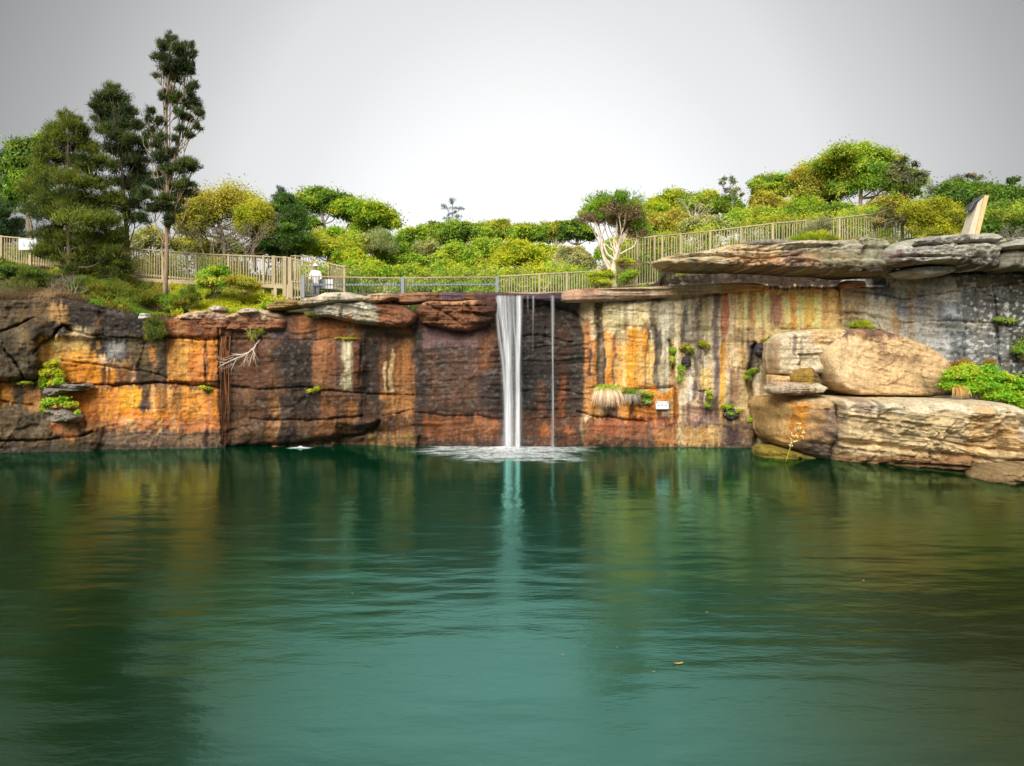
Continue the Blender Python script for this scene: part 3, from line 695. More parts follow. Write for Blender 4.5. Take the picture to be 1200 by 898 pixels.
boulder('boulder', 'large rounded pale sandstone boulder with a dark brown stain along its top', [(956,432),(953,418),(957,410),(968,399),(979,391),(990,386),(1006,385),(1024,387),(1042,392),(1060,399),(1077,408),(1088,416),(1094,424),(1099,434),(1106,441),(1106,456),(1101,461),(1080,463),(1020,462),(982,461),(968,455),(961,447)],
  24.9, 1.1, (214,180,132), [(970,1060,380,396,(112,84,72),.95,7),(990,1000,385,425,(200,150,110),.6,5),(1012,1020,388,420,(150,110,86),.6,5),(1050,1110,440,466,(150,126,84),.8,10),(1020,1060,414,424,(140,108,80),.6,5),(955,1000,400,440,(232,204,156),.6,12)], blocky=.06, rough=.10, shear=.25, seed=2, dip=.28, bedamp=.03, nth=160, nph=100, facet=(80, 40, .7), streak=.25, mottle=.4)
boulder('boulder', 'cream square block with grey streaks at left of the large rounded boulder', [(900,401),(915,390),(950,386),(980,386),(984,391),(970,399),(956,410),(953,428),(955,438),(945,438),(925,441),(901,438),(898,420)],
  25.3, .9, (224,206,172), [(918,922,392,420,(120,104,96),.8,3),(926,930,395,425,(150,134,116),.7,3),(940,985,384,404,(230,190,130),.8,8),(898,905,400,440,(200,160,110),.7,4)], seed=3, blocky=.1, rough=.09, streak=.45, mottle=.35)
boulder('boulder', 'small olive stained rock wedged beside the foot of the large boulder', [(922,440),(933,431),(948,430),(957,440),(961,450),(952,456),(935,455),(923,450)], 24.7, .5, (152,122,54), [(945,962,430,460,(84,72,54),.8,6)], seed=4, rough=.05, nth=70, nph=36)
boulder('boulder', 'small square cream rock under the streaked cream block', [(900,439),(923,440),(924,450),(912,452),(899,450)], 24.9, .5, (216,180,128), seed=5, nth=60, nph=36, rough=.04)
boulder('rock_slab', 'thin flat rock slab lying on the ledge left of the large boulder', [(896,455),(902,449),(925,448),(946,449),(953,453),(950,460),(930,463),(900,462)], 24.2, .7, (206,184,154), [(900,950,456,464,(140,110,90),.6,4)], 'slab', seed=6, nth=80, nph=36, rough=.05, bedamp=.05)
boulder('rock_slab', 'little pale flat stone beside the thin slab and the large boulder', [(948,452),(958,449),(968,454),(962,460),(950,461)], 24.0, .35, (204,188,156), (), 'slab', seed=7, nth=50, nph=30, rough=.03)
boulder('rock_ledge', 'massive pale sandstone block rising from the pool with a flat top', [(879,474),(883,464),(910,462),(945,463),(1000,464),(1060,466),(1100,467),(1150,469),(1172,478),(1200,490),(1240,505),(1290,530),(1290,585),(1240,572),(1180,556),(1110,548),(1040,543),(985,538),(945,536),(928,531),(897,517),(884,505),(882,490)],
  [(870,26.6),(950,25.0),(1060,23.4),(1200,22.0),(1300,21.0)], 1.9, (214,188,142), [(879,895,462,530,(214,172,110),.9,5),(900,920,466,510,(214,144,58),1,5),(893,902,470,520,(226,180,110),.8,5),(918,948,466,515,(190,146,96),.9,6),(935,953,470,505,(150,124,100),.9,5),(946,954,500,535,(72,62,56),.9,5),(905,954,508,540,(90,74,60),.9,6),(953,960,466,520,(170,146,116),.8,3),
   (958,1290,466,478,(226,212,182),.8,6),(968,986,462,480,(140,116,100),.7,4),(990,996,466,484,(110,90,86),.8,3),(1090,1106,470,540,(214,168,104),.7,7),(1110,1150,490,520,(206,160,96),.6,8),(1140,1200,480,510,(208,196,176),.7,8),(955,1100,524,545,(146,106,66),.9,6),(1000,1290,532,560,(112,84,56),.9,7),(1170,1290,520,540,(134,108,74),.7,8),(1150,1220,500,530,(196,154,100),.6,10)],
  seed=8, nth=300, nph=150, blocky=.13, rough=.17, bedamp=.03, facet=(60, 22, 1.3), dip=.12, streak=.32, mottle=.5, grooves=[(2.2,.35,[(953,466),(955,500),(952,534)]),(2.5,.22,[(958,510),(1040,520),(1110,528),(1200,535)]),(1.3,.15,[(1050,505),(1100,515),(1150,520)]),(1.6,.15,[(1140,480),(1150,500),(1180,515)]),(1.6,.15,[(1020,535),(1090,537),(1160,545)]),(1.3,.12,[(1088,470),(1092,500)])], shear=-.25)
boulder('rock_ledge', 'yellow lichened low rock foot at the waterline under the orange block face', [(882,526),(890,521),(905,522),(925,527),(945,531),(962,537),(985,541),(992,549),(965,556),(930,550),(905,545),(884,540)], 24.7, .9, (120,106,50), [(884,930,520,545,(156,134,40),.7,8),(940,990,536,550,(92,76,56),.8,6)], 'rock', seed=9, nth=110, nph=44, rough=.2, blocky=.25)
boulder('rock_ledge', 'low brown rock at the waterline under the right end of the massive block', [(1140,560),(1146,552),(1160,546),(1178,545),(1195,541),(1260,545),(1262,590),(1200,580),(1160,574)], 20.2, .8, (150,124,84), [(1130,1260,556,585,(110,88,60),.8,6)], 'rock', seed=10, nth=110, nph=44, rough=.2, blocky=.25)
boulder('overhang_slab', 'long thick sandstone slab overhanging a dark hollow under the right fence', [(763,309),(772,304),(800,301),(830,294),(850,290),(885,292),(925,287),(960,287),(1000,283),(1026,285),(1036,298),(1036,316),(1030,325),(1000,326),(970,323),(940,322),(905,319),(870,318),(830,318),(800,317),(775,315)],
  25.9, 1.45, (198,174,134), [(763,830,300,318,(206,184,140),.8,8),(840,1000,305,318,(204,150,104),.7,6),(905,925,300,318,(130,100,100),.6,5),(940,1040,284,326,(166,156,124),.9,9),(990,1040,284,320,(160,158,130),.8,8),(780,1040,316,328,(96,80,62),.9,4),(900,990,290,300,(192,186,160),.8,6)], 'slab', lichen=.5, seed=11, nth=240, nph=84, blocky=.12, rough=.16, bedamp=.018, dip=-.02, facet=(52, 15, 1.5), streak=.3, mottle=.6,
  grooves=[(1.2,.14,[(765,309),(820,306),(870,308),(920,304)]),(1.0,.12,[(850,300),(900,298),(940,296)]),(1.4,.2,[(989,286),(991,300),(990,324)]),(1.2,.15,[(903,290),(905,318)])])
boulder('overhang_slab', 'thin dark grey rock plate lying on top of the long overhanging slab', [(846,293),(862,287),(890,284),(920,284),(937,287),(938,292),(915,294),(880,292),(862,294)], 26.2, 1.1, (128,122,108), [(846,940,284,289,(140,134,118),.7,3)], 'slab', lichen=.4, seed=12, nth=90, nph=36, rough=.03)
boulder('overhang_slab', 'reddish block in the shade between the long slab and the grey wall', [(983,334),(990,329),(1008,330),(1012,336),(1000,339),(985,339)], 26.1, .5, (168,120,90), (), 'rock', seed=13, nth=60, nph=30, rough=.04)
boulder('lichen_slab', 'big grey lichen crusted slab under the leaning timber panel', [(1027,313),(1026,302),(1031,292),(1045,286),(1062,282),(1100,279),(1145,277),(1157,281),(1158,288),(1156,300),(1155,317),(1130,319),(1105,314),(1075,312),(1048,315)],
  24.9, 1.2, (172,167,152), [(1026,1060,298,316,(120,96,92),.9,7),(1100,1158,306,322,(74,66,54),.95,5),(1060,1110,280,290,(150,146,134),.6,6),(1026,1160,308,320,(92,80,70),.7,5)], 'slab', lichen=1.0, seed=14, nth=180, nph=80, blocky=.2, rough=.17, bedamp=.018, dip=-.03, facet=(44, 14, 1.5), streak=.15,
  grooves=[(1.8,.35,[(1100,291),(1130,290),(1160,291)]),(1.4,.25,[(1030,306),(1070,305),(1100,306)]),(1.2,.2,[(1050,293),(1090,291)])])
boulder('lichen_slab', 'flat grey rock tucked under the big lichen crusted slab', [(1038,321),(1050,316),(1080,314),(1106,313),(1111,320),(1095,325),(1070,328),(1048,326)], 25.2, 1.0, (160,156,142), (), 'slab', lichen=.9, seed=15, nth=80, nph=40, rough=.06, streak=.1)
boulder('lichen_slab', 'grey rock with a dark crack at right of the big lichen crusted slab', [(1158,300),(1166,295),(1182,297),(1205,302),(1230,304),(1230,322),(1200,318),(1172,320),(1158,317)], 24.6, 1.0, (164,158,138), [(1158,1230,312,322,(76,68,50),.9,5)], 'slab', lichen=.8, seed=16, nth=90, nph=40, rough=.08, streak=.1)
boulder('lichen_slab', 'pointed grey rock at the right edge under dry twigs', [(1163,292),(1180,284),(1200,279),(1235,280),(1240,298),(1205,299),(1182,296)], 24.2, .9, (168,164,150), [(1180,1240,292,300,(80,72,60),.8,4)], 'slab', lichen=.9, seed=17, nth=90, nph=40, rough=.08, streak=.1)
boulder('lip_slab', 'long flat pinkish cream rock slab forming the lip right of the fall', [(652,352),(654,343),(670,340),(700,339),(740,338),(790,335),(840,333),(885,332),(896,335),(892,341),(850,344),(800,347),(760,351),(720,354),(690,355),(662,355)], 27.0, .62, (206,178,148), [(650,700,336,354,(186,142,116),.9,8),(700,760,344,354,(140,110,90),.8,4),(760,890,334,346,(210,184,136),.7,8),(840,890,332,346,(206,146,76),.9,8)], 'slab', lichen=.3, seed=18, nth=180, nph=44, blocky=.25, rough=.07, bedamp=.06, streak=.2)
boulder('lip_slab', 'dark wet rock lip that the main fall pours over', [(560,354),(562,345),(580,343),(600,344),(630,345),(655,343),(668,344),(669,352),(655,355),(640,353),(612,352),(590,352),(573,356)], 27.1, .55, (88,72,82), [(566,600,343,356,(92,66,62),.7,6)], 'slab', seed=19, nth=110, nph=40, rough=.05, streak=.2)
boulder('lip_slab', 'flat brown and purple rock slab between the railing and the brown boulder', [(455,352),(458,346),(475,344),(500,343),(540,344),(572,343),(580,346),(579,353),(545,355),(505,355),(475,358),(458,357)], 27.1, .7, (132,92,72), [(520,545,343,354,(92,80,106),.8,6),(470,505,343,352,(172,124,88),.8,6),(555,580,343,354,(84,66,76),.8,5)], 'slab', seed=20, nth=120, nph=40, rough=.05, streak=.25)
boulder('boulder', 'brown sculpted boulder on the cliff edge left of the fall', [(487,364),(494,356),(503,353),(530,354),(556,352),(583,350),(586,362),(580,375),(566,385),(550,389),(530,387),(510,383),(494,379)], 26.9, .75, (128,84,58), [(497,556,351,357,(206,160,116),.9,3),(490,545,358,378,(128,86,58),.7,8),(560,590,350,390,(84,54,46),.9,8)], seed=21, nth=140, nph=70, blocky=.22, rough=.16, bedamp=.05, streak=.25, grooves=[(1.6,.2,[(500,357),(525,370),(540,380)]),(1.5,.15,[(545,358),(560,370),(585,372)])])
boulder('boulder', 'long boulder with a white crusted left half and brown right half', [(357,367),(372,358),(398,355),(430,353),(448,356),(465,356),(480,362),(489,370),(487,379),(470,384),(442,382),(415,379),(385,372),(366,371)], 26.8, .85, (150,98,66), [(355,446,350,380,(206,196,172),1,7),(380,420,362,372,(176,170,150),.6,6),(424,448,366,384,(150,140,112),.7,6),(362,420,372,384,(176,120,76),.8,4),(470,490,358,386,(132,84,58),.8,6)], lichen=.25, seed=22, nth=150, nph=70, blocky=.25, rough=.13, bedamp=.05, streak=.15, dip=.2)
boulder('boulder', 'pale cream rock behind the railing foot, above the white crusted boulder', [(350,356),(358,351),(372,350),(385,344),(410,343),(428,347),(440,350),(432,354),(400,356),(368,361),(355,361)], 26.6, .9, (212,198,170), [(350,380,350,362,(170,146,110),.7,6)], lichen=.2, seed=23, nth=100, nph=44, rough=.08, streak=.15)
boulder('boulder', 'pale orange flat rock below the railing between the cream rock and brown slab', [(425,353),(434,346),(450,344),(462,345),(468,350),(455,355),(438,357)], 26.5, .8, (198,166,128), [(440,470,348,358,(176,120,84),.7,5)], lichen=.2, seed=24, nth=70, nph=36, rough=.06, streak=.15)
boulder('boulder', 'mossy tan rock beside the fence corner on the left bank', [(315,360),(328,353),(345,351),(356,354),(355,361),(335,364),(318,365)], 26.9, .8, (168,136,84), [(315,340,350,358,(136,130,60),.8,5)], seed=25, nth=70, nph=36, rough=.07, streak=.15)
boulder('boulder', 'flat cream orange rock on the cliff edge above the dead branch', [(266,387),(268,372),(282,366),(300,363),(318,364),(332,368),(339,377),(337,386),(318,389),(290,389)], 26.85, .6, (200,166,128), [(262,342,374,392,(150,94,62),.9,4),(300,316,362,374,(214,196,170),.7,6)], seed=26, nth=110, nph=44, rough=.16, streak=.2, blocky=.22)
boulder('boulder', 'pale pink flat rock on the left cliff edge under the ferns', [(203,385),(204,374),(216,369),(234,365),(254,364),(270,368),(275,376),(273,385),(255,387),(225,388)], 26.75, .6, (208,176,148), [(200,280,374,390,(160,100,62),.9,4)], seed=27, nth=110, nph=44, rough=.15, streak=.2, blocky=.22)
boulder('boulder', 'small white stone on the cliff edge above the hanging grass', [(164,371),(168,367),(175,368),(176,373),(170,376),(165,375)], 25.9, .22, (222,216,204), seed=28, nth=40, nph=30, rough=.02)
boulder('boulder', 'pinkish rock behind the left fence under its white panel', [(33,312),(36,304),(42,303),(46,308),(55,312),(54,318),(35,318)], 30.2, .4, (214,160,120), seed=29, nth=40, nph=30, rough=.03)
for k, (lb, ol) in enumerate([('pale flat stone on the left bank right of the pink rock', [(279,366),(290,361),(302,362),(306,366),(294,368),(282,369)]),
                              ('small cream stone in the ferns behind the pink flat rock', [(246,362),(254,358),(263,360),(264,364),(252,366)])]):
    boulder('boulder', lb, ol, 26.5, .35, (206,190,168), seed=30 + k, nth=44, nph=30, rough=.03)
for k, (lb, ol, bc, tk) in enumerate([('crusty grey lump on the orange wall with a fern on top of it', [(56,482),(62,478),(72,480),(80,478),(90,483),(96,489),(93,495),(82,494),(72,496),(62,490)], (150,140,126), .45),
                              ('grey ledge lump sticking out under the taller fern', [(54,460),(58,453),(70,452),(80,449),(92,451),(104,449),(107,453),(98,458),(84,458),(72,463),(62,466)], (142,134,122), .45)]):
    boulder('rock_lump', lb, ol, face(75, ol[0][1]) - .15, tk, bc, (), 'rock', seed=33 + k, nth=80, nph=36, rough=.30, blocky=.5, mottle=1.0)
# ------------------------------------------------------------------ fences
def densify(pts, n=400):
    pts = np.array(pts, float)
    L = np.concatenate([[0], np.cumsum(np.linalg.norm(np.diff(pts[:, :3], axis=0), axis=1))])
    return pts, L
PICK = {}
def picket_mesh(w_, d_, mat):
    k = (w_, d_, mat.name)
    if k not in PICK:
        b = MB(); b.box((0, 0, .5), (w_, d_, 1.0)); PICK[k] = b.mesh('picket', mat)
    return PICK[k]
def fence(name, label, cat, spec, pitch=.115, pw=.032, posts=(), postw=.085, mat=None, postmat=None, railmat=None, mid=None, group=None, drop=.0, topw=(.10, .045), botgap=.10):
    """spec: (px, top row, bottom row, distance) along the run; pickets, posts and rails are parts"""
    pts = [np.concatenate([P(a, t_, D), [P(a, b_, D)[2]]]) for a, t_, b_, D in spec]
    pts = np.array(pts)                                     # x, y, ztop, zbottom
    L = np.concatenate([[0], np.cumsum(np.hypot(np.diff(pts[:, 0]), np.diff(pts[:, 1])))])
    org = np.array([pts[:, 0].mean(), pts[:, 1].mean(), pts[:, 3].min()])
    root = empty(name, label, cat, org, group)
    at = lambda s: np.array([np.interp(s, L, pts[:, k]) for k in range(4)])
    pm = picket_mesh(pw, .022, mat)
    n = int(L[-1] / pitch)
    pxs = [q[0] for q in spec]
    sposts = [float(np.interp(a, pxs, L)) if pxs[-1] > pxs[0] else float(np.interp(-a, [-u for u in pxs], L)) for a in posts]
    for k in range(n + 1):
        s = (k + .5) * L[-1] / (n + 1)
        if any(abs(s - u) < postw * .8 for u in sposts): continue
        c = at(s)
        h = c[2] - c[3] - .03 + R.normal(0, .006)
        i = min(np.searchsorted(L, s, 'right') - 1, len(L) - 2)
        o = link('picket', pm, root, (c[0] - org[0], c[1] - org[1], c[3] - org[2]))
        o.scale = (1, 1, h)
        o.rotation_euler = (R.normal(0, .008), R.normal(0, .012), math.atan2(pts[i+1, 1] - pts[i, 1], pts[i+1, 0] - pts[i, 0]))
    for s in sposts:
        c = at(s); b = MB()
        b.box((0, 0, (c[2] - c[3] + .04) / 2 - drop / 2), (postw, postw, c[2] - c[3] + .04 + drop))
        o = b.build('post', postmat or mat, root); o.location = tuple(c[[0, 1, 3]] - org)
    for i in range(len(pts) - 1):
        a, b_ = pts[i], pts[i + 1]
        for kind, za, zb, sz in (('top_rail', a[2], b_[2], topw), ('bottom_rail', a[3] + botgap, b_[3] + botgap, (.05, .07))) + ((('mid_rail', a[3] + mid * (a[2] - a[3]), b_[3] + mid * (b_[2] - b_[3]), (.05, .06)),) if mid else ()):
            m_ = MB(); yo = 0 if kind == 'top_rail' else .05
            m_.bar(np.array([a[0], a[1] + yo, za]) - org, np.array([b_[0], b_[1] + yo, zb]) - org, *sz)
            m_.build(kind, (railmat if (railmat and kind == 'top_rail') else METAL if (railmat and kind == 'mid_rail') else mat), root)
    return root

TF = 'timber picket fences along the walkway'
fence('picket_fence', 'long timber picket fence on the left bank running behind the tall slender pine', 'fence',
      [(-60,273,302,30.0), (0,277,307,29.6), (75,284,315,29.3), (150,291,323,29.0), (240,298,331,28.8), (318,301,334,28.6)], posts=(-30,2,36,72,110,148,191,230,268,309), mat=TIMBER, group=TF, drop=.5)
fence('picket_fence', 'far timber fence behind the deck sloping down to the right end of the left walkway', 'fence',
      [(341,300,330,31.0), (366,301,333,31.6), (367,306,335,31.4), (386,309,338,30.4), (405,313,343,29.2)], posts=(346,366,385,404), mat=TIMBER, group=TF, pitch=.13)
fence('picket_fence', 'short timber fence panel with thick corner posts next to the person in white', 'fence',
      [(319,301,335,28.6), (337,302,337,28.3), (353,306,342,28.4), (369,309,345,28.7)], posts=(321,334,340,369), postw=.15, mat=TIMBER, group=TF, drop=.4)
fence('low_fence', 'low pale timber railing under the corner posts left of the grey railing', 'fence',
      [(341,330,352,27.9), (354,331,351,27.9)], posts=(342,), mat=TIMBER, pitch=.12, drop=.1)
fence('railing', 'grey metal railing with tan handrail along the creek left of the fall', 'railing',
      [(355,324,349,27.9), (413,325,348,27.9), (472,326,347,27.9), (530,325,347,27.9), (583,325,347,27.9)], pitch=.12, pw=.016, posts=(355.5,472,582.5), postw=.13, mat=DARKMETAL, postmat=METAL, railmat=TANRAIL, mid=.62, topw=(.07, .045))
fence('picket_fence', 'level timber picket fence right of the grey railing behind the lip of the fall', 'fence',
      [(586,324,347,28.1), (640,321,346,28.1), (696,318,346,28.1)], posts=(632,664,696), mat=TIMBER, group=TF, pitch=.11)
fence('picket_fence', 'timber picket fence rising behind the white trunked tree to the overhanging slab', 'fence',
      [(698,318,344,28.3), (722,309,340,28.9), (745,306,336,29.4), (772,310,334,29.4)], posts=(699,746), mat=TIMBER, group=TF, pitch=.11, drop=.2)
fence('picket_fence', 'long timber picket fence climbing the slope above the overhanging slab', 'fence',
      [(733,281,313,31.5), (770,277,309,31.2), (832,271,304,31.0), (905,262,297,31.0), (945,258.5,294,31.0)], posts=(747,767,776,797.5,832,868,905,944), mat=TIMBER, group=TF, pitch=.12, drop=.3)
fence('picket_fence', 'upper right stretch of timber picket fence behind the slab bush and grey slab', 'fence',
      [(947,260,293,31.2), (1000,253.5,288,31.0), (1058,247.5,283,31.0), (1085,245,281,31.0)], posts=(983.5,1025,1058,1084), mat=TIMBER, group=TF, pitch=.12, drop=.3)

# walkway deck on the left bank
dk = empty('walkway_deck', 'raised timber walkway deck with pale fascia board under the left fence', 'deck', P(190, 330, 29))
oo = np.array(dk.location)
b = MB()
A_, B_ = P(148, 327.5, 28.9), P(232, 331.5, 28.7)
b.bar(A_ - oo, B_ - oo, .06, .16); b.build('fascia', TIMBER, dk)
for px in (161, 199, 215):
    b = MB(); b.box(P(px, 335, 28.85) - oo, (.22, .22, .5)); b.build('stump', TIMBER, dk)
for k in range(6):
    b = MB(); y = .14 + .17 * k
    b.bar(A_ - oo + [0, y, .075], B_ - oo + [0, y, .075], .16, .035); b.build('deck_board', TIMBER, dk)
dk = empty('walkway_deck', 'short timber deck under the fence corner on two pale stumps', 'deck', P(320, 338, 28.9))
oo = np.array(dk.location)
b = MB(); b.bar(P(303, 334.5, 28.5) - oo, P(343, 337, 28.3) - oo, .06, .14); b.build('fascia', TIMBER, dk)
for k in range(6):
    b = MB(); b.bar(P(303, 333, 28.7 + .17 * k) - oo, P(345, 335, 28.5 + .17 * k) - oo, .16, .035); b.build('deck_board', TIMBER, dk)
for px, w_ in ((323, .12), (338, .2)):
    b = MB(); b.box(P(px, 349, 28.4) - oo, (w_, w_, .85)); b.build('stump', TIMBER, dk)

# white panels
def panel(label, x0, x1, y0, y1, D, marks=(), cat='sign', name='sign_panel', bolts=True):
    a, c = P(x0, y1, D), P(x1, y0, D)
    root = empty(name, label, cat, [(a[0] + c[0]) / 2, D, a[2]])
    W, H = c[0] - a[0], c[2] - a[2]
    b = MB(); b.box((0, 0, H / 2), (W, .03, H)); b.build('board', WHITE, root)
    if bolts:
        for sx in (-1, 1):
            b = MB(); b.tube([(sx * W * .42, -.014, H * .88), (sx * W * .42, -.03, H * .88)], .022, 8); b.build('bolt', INK, root)
    for k, (u, v, ww, hh) in enumerate(marks):
        b = MB(); b.box((u * W, -.0175, v * H), (ww * W, .004, hh * H)); b.build('mark', INK, root)
    return root
panel('small white sign fixed to the streaked wall right of the fall', 768.5, 783.5, 470.5, 479.5, face(776, 475) - .12, [(-.30,.52,.06,.10),(-.24,.48,.03,.12),(-.02,.5,.05,.14),(.03,.46,.03,.08),(.27,.5,.06,.10),(.31,.54,.03,.14)])
panel('white panel on the left fence half hidden by the big pine', 22, 43, 280, 293, 29.35, bolts=False)
panel('white panel on the fence behind the grey railing', 372.5, 390, 327.5, 338.5, 28.9, bolts=False)

# leaning timber panel
WOODA = plain('pale_plank', (206, 196, 172), .75, .15, 20, (1, 1, .2)); WOODB = plain('yellow_plank', (222, 190, 136), .7, .15, 20, (1, 1, .2))
lp = empty('leaning_panel', 'leaning timber panel of two planks with a dark cap standing on the lichen slab', 'panel', P(1140, 279, 25.2))
oo = np.array(lp.location)
def plank(nm, quad, D, th, mat):
    v = [P(x, y, D) - oo for x, y in quad] + [P(x, y, D) - oo + np.array([.03, th, 0]) for x, y in quad]
    b = MB(); b.add(v, [[0,1,2,3],[7,6,5,4],[0,4,5,1],[1,5,6,2],[2,6,7,3],[3,7,4,0]]); b.build(nm, mat, lp)
plank('plank', [(1134,277.5),(1144,275),(1154,230),(1146,238)], 25.22, .5, WOODA)
plank('plank', [(1143,275),(1147.5,276),(1159,229),(1154,229)], 25.14, .14, WOODB)
plank('cap', [(1138.5,246),(1146,239),(1154,230.5),(1152.5,229),(1145,233),(1137,246)][:4], 25.25, .55, INK)
b = MB(); b.tube([P(1136, 247, 25.3) - oo, P(1141, 238, 25.32) - oo, P(1147, 234, 25.34) - oo, P(1153, 228.5, 25.3) - oo], .045, 6); b.build('edge_strip', INK, lp)

# ------------------------------------------------------------------ people by the fence
SKIN = plain('skin', (205, 160, 130), .6, .05, 10, bump=0); CLOTH = plain('white_cloth', (232, 232, 235), .8, .06, 25, bump=.1)
GREYC = plain('pale_grey_cloth', (176, 172, 170), .8, .08, 25, bump=.1); TROU = plain('grey_trousers', (150, 150, 155), .85, .08, 25, bump=.1); HAIR = plain('hair', (60, 48, 40), .7, .2, 30, bump=0)
def skin_obj(name, verts, edges, radii, mat, parent, root_i=0, lvl=2):
    me = bpy.data.meshes.new(name)
    me.from_pydata([tuple(map(float, v)) for v in verts], edges, [])
    o = link(name, me, parent)
    me.materials.append(mat)
    md = o.modifiers.new('Skin', 'SKIN'); md.use_smooth_shade = True
    sv = me.skin_vertices[0].data
    for k, r_ in enumerate(radii): sv[k].radius = (r_, r_) if np.isscalar(r_) else r_
    for k in range(len(radii)): sv[k].use_root = (k == root_i)
    sb = o.modifiers.new('Sub', 'SUBSURF'); sb.levels = sb.render_levels = lvl
    return o
def person(label, px, feet, D, H, top, hat, rz):
    base = P(px, feet, D)
    root = empty('person', label, 'person', base)
    root.rotation_euler = (0, 0, rz); k = H / 1.7; root.scale = (k, k, k)
    V, E, Rr = [], [], []
    def v(p, r, par=None):
        V.append(p); Rr.append(r)
        if par is not None: E.append((par, len(V) - 1))
        return len(V) - 1
    pel = v((0, 0, .92), (.135, .10)); wst = v((0, .0, 1.08), (.12, .09), pel); ch = v((0, -.02, 1.28), (.15, .105), wst); nb = v((0, -.01, 1.42), .06, ch)
    nk = v((0, -.02, 1.48), .05, nb); hd = v((0, -.04, 1.58), (.072, .085), nk); tp = v((0, -.03, 1.67), (.06, .07), hd)
    for s in (-1, 1):
        sh = v((s*.17, -.01, 1.39), .055, ch); el = v((s*.23, -.05, 1.13), .042, sh); wr = v((s*.20, -.26, 1.02), .027, el); pl = v((s*.19, -.33, 1.02), (.018, .036), wr)
        for f in range(4):
            a = v((s*(.165 + .016*f), -.375, 1.025), .009, pl); c_ = v((s*(.165 + .016*f), -.40 - .004*f*(3-f), 1.005), .0085, a); v((s*(.166 + .015*f), -.395, .98), .007, c_)
        th = v((s*.145, -.335, 1.015), .010, pl); v((s*.135, -.37, 1.0), .008, th)
        hp = v((s*.09, 0, .86), .09, pel); kn = v((s*.10, -.02, .48), .058, hp); an = v((s*.10, .02, .09), .038, kn); v((s*.11, -.14, .04), .035, an)
    skin_obj('body', V, E, Rr, SKIN, root, 0)
    # clothing: shirt over trunk and upper arms, trousers over the legs
    TV = [(0, 0, .86), (0, 0, 1.08), (0, -.02, 1.28), (0, -.01, 1.44), (-.17, -.01, 1.39), (-.24, -.05, 1.13), (-.215, -.2, 1.05), (.17, -.01, 1.39), (.24, -.05, 1.13), (.215, -.2, 1.05)]
    skin_obj('shirt', TV, [(0,1),(1,2),(2,3),(2,4),(4,5),(5,6),(2,7),(7,8),(8,9)], [(.165,.13),(.15,.115),(.178,.13),.08,.078,.062,.05,.078,.062,.05], top, root, 1)
    LV = [(0, 0, .90), (-.09, 0, .84), (-.10, -.02, .48), (-.10, .02, .11), (.09, 0, .84), (.10, -.02, .48), (.10, .02, .11)]
    skin_obj('trousers', LV, [(0,1),(1,2),(2,3),(0,4),(4,5),(5,6)], [(.155,.12),.105,.075,.062,.105,.075,.062], TROU, root, 0)
    if hat:
        b = MB(); n_ = 20; th = np.arange(n_) * 2 * math.pi / n_
        prof = [(.001,1.755),(.07,1.75),(.088,1.72),(.093,1.655),(.15,1.635),(.152,1.628),(.09,1.64)]
        vv = np.array([[(r_*math.cos(a), -.035 + r_*math.sin(a), z) for a in th] for r_, z in prof])
        i, j = np.meshgrid(np.arange(len(prof)-1), np.arange(n_), indexing='ij'); j2 = (j+1) % n_
        b.add(vv, np.stack([i*n_+j, i*n_+j2, (i+1)*n_+j2, (i+1)*n_+j], -1)); b.build('hat', CLOTH, root, True)
    else:
        skin_obj('hair', [(0, .01, 1.56), (0, -.01, 1.64), (0, -.02, 1.69)], [(0,1),(1,2)], [(.07,.06),(.08,.085),(.06,.065)], HAIR, root, 0)
    for s in (-1, 1):
        b = MB(); b.tube([(s*.03, -.118, 1.60), (s*.03, -.126, 1.60)], .011, 8); b.build('eye', INK, root)
    b = MB(); b.tube([(0, -.115, 1.60), (0, -.14, 1.565), (0, -.12, 1.56)], [.008, .014, .008], 6); b.build('nose', SKIN, root)
    b = MB(); b.tube([(-.022, -.118, 1.532), (0, -.124, 1.53), (.022, -.118, 1.532)], .006, 6); b.build('mouth', plain('lips', (150, 80, 76), .6, .02), root)
    return root
person('person in white shirt and white hat standing behind the end of the grey railing', 370, 356, 28.55, 1.62, CLOTH, True, .2)
person('person in pale grey top standing further back on the deck behind the fence', 386.5, 350, 30.9, 1.5, GREYC, False, -.3)

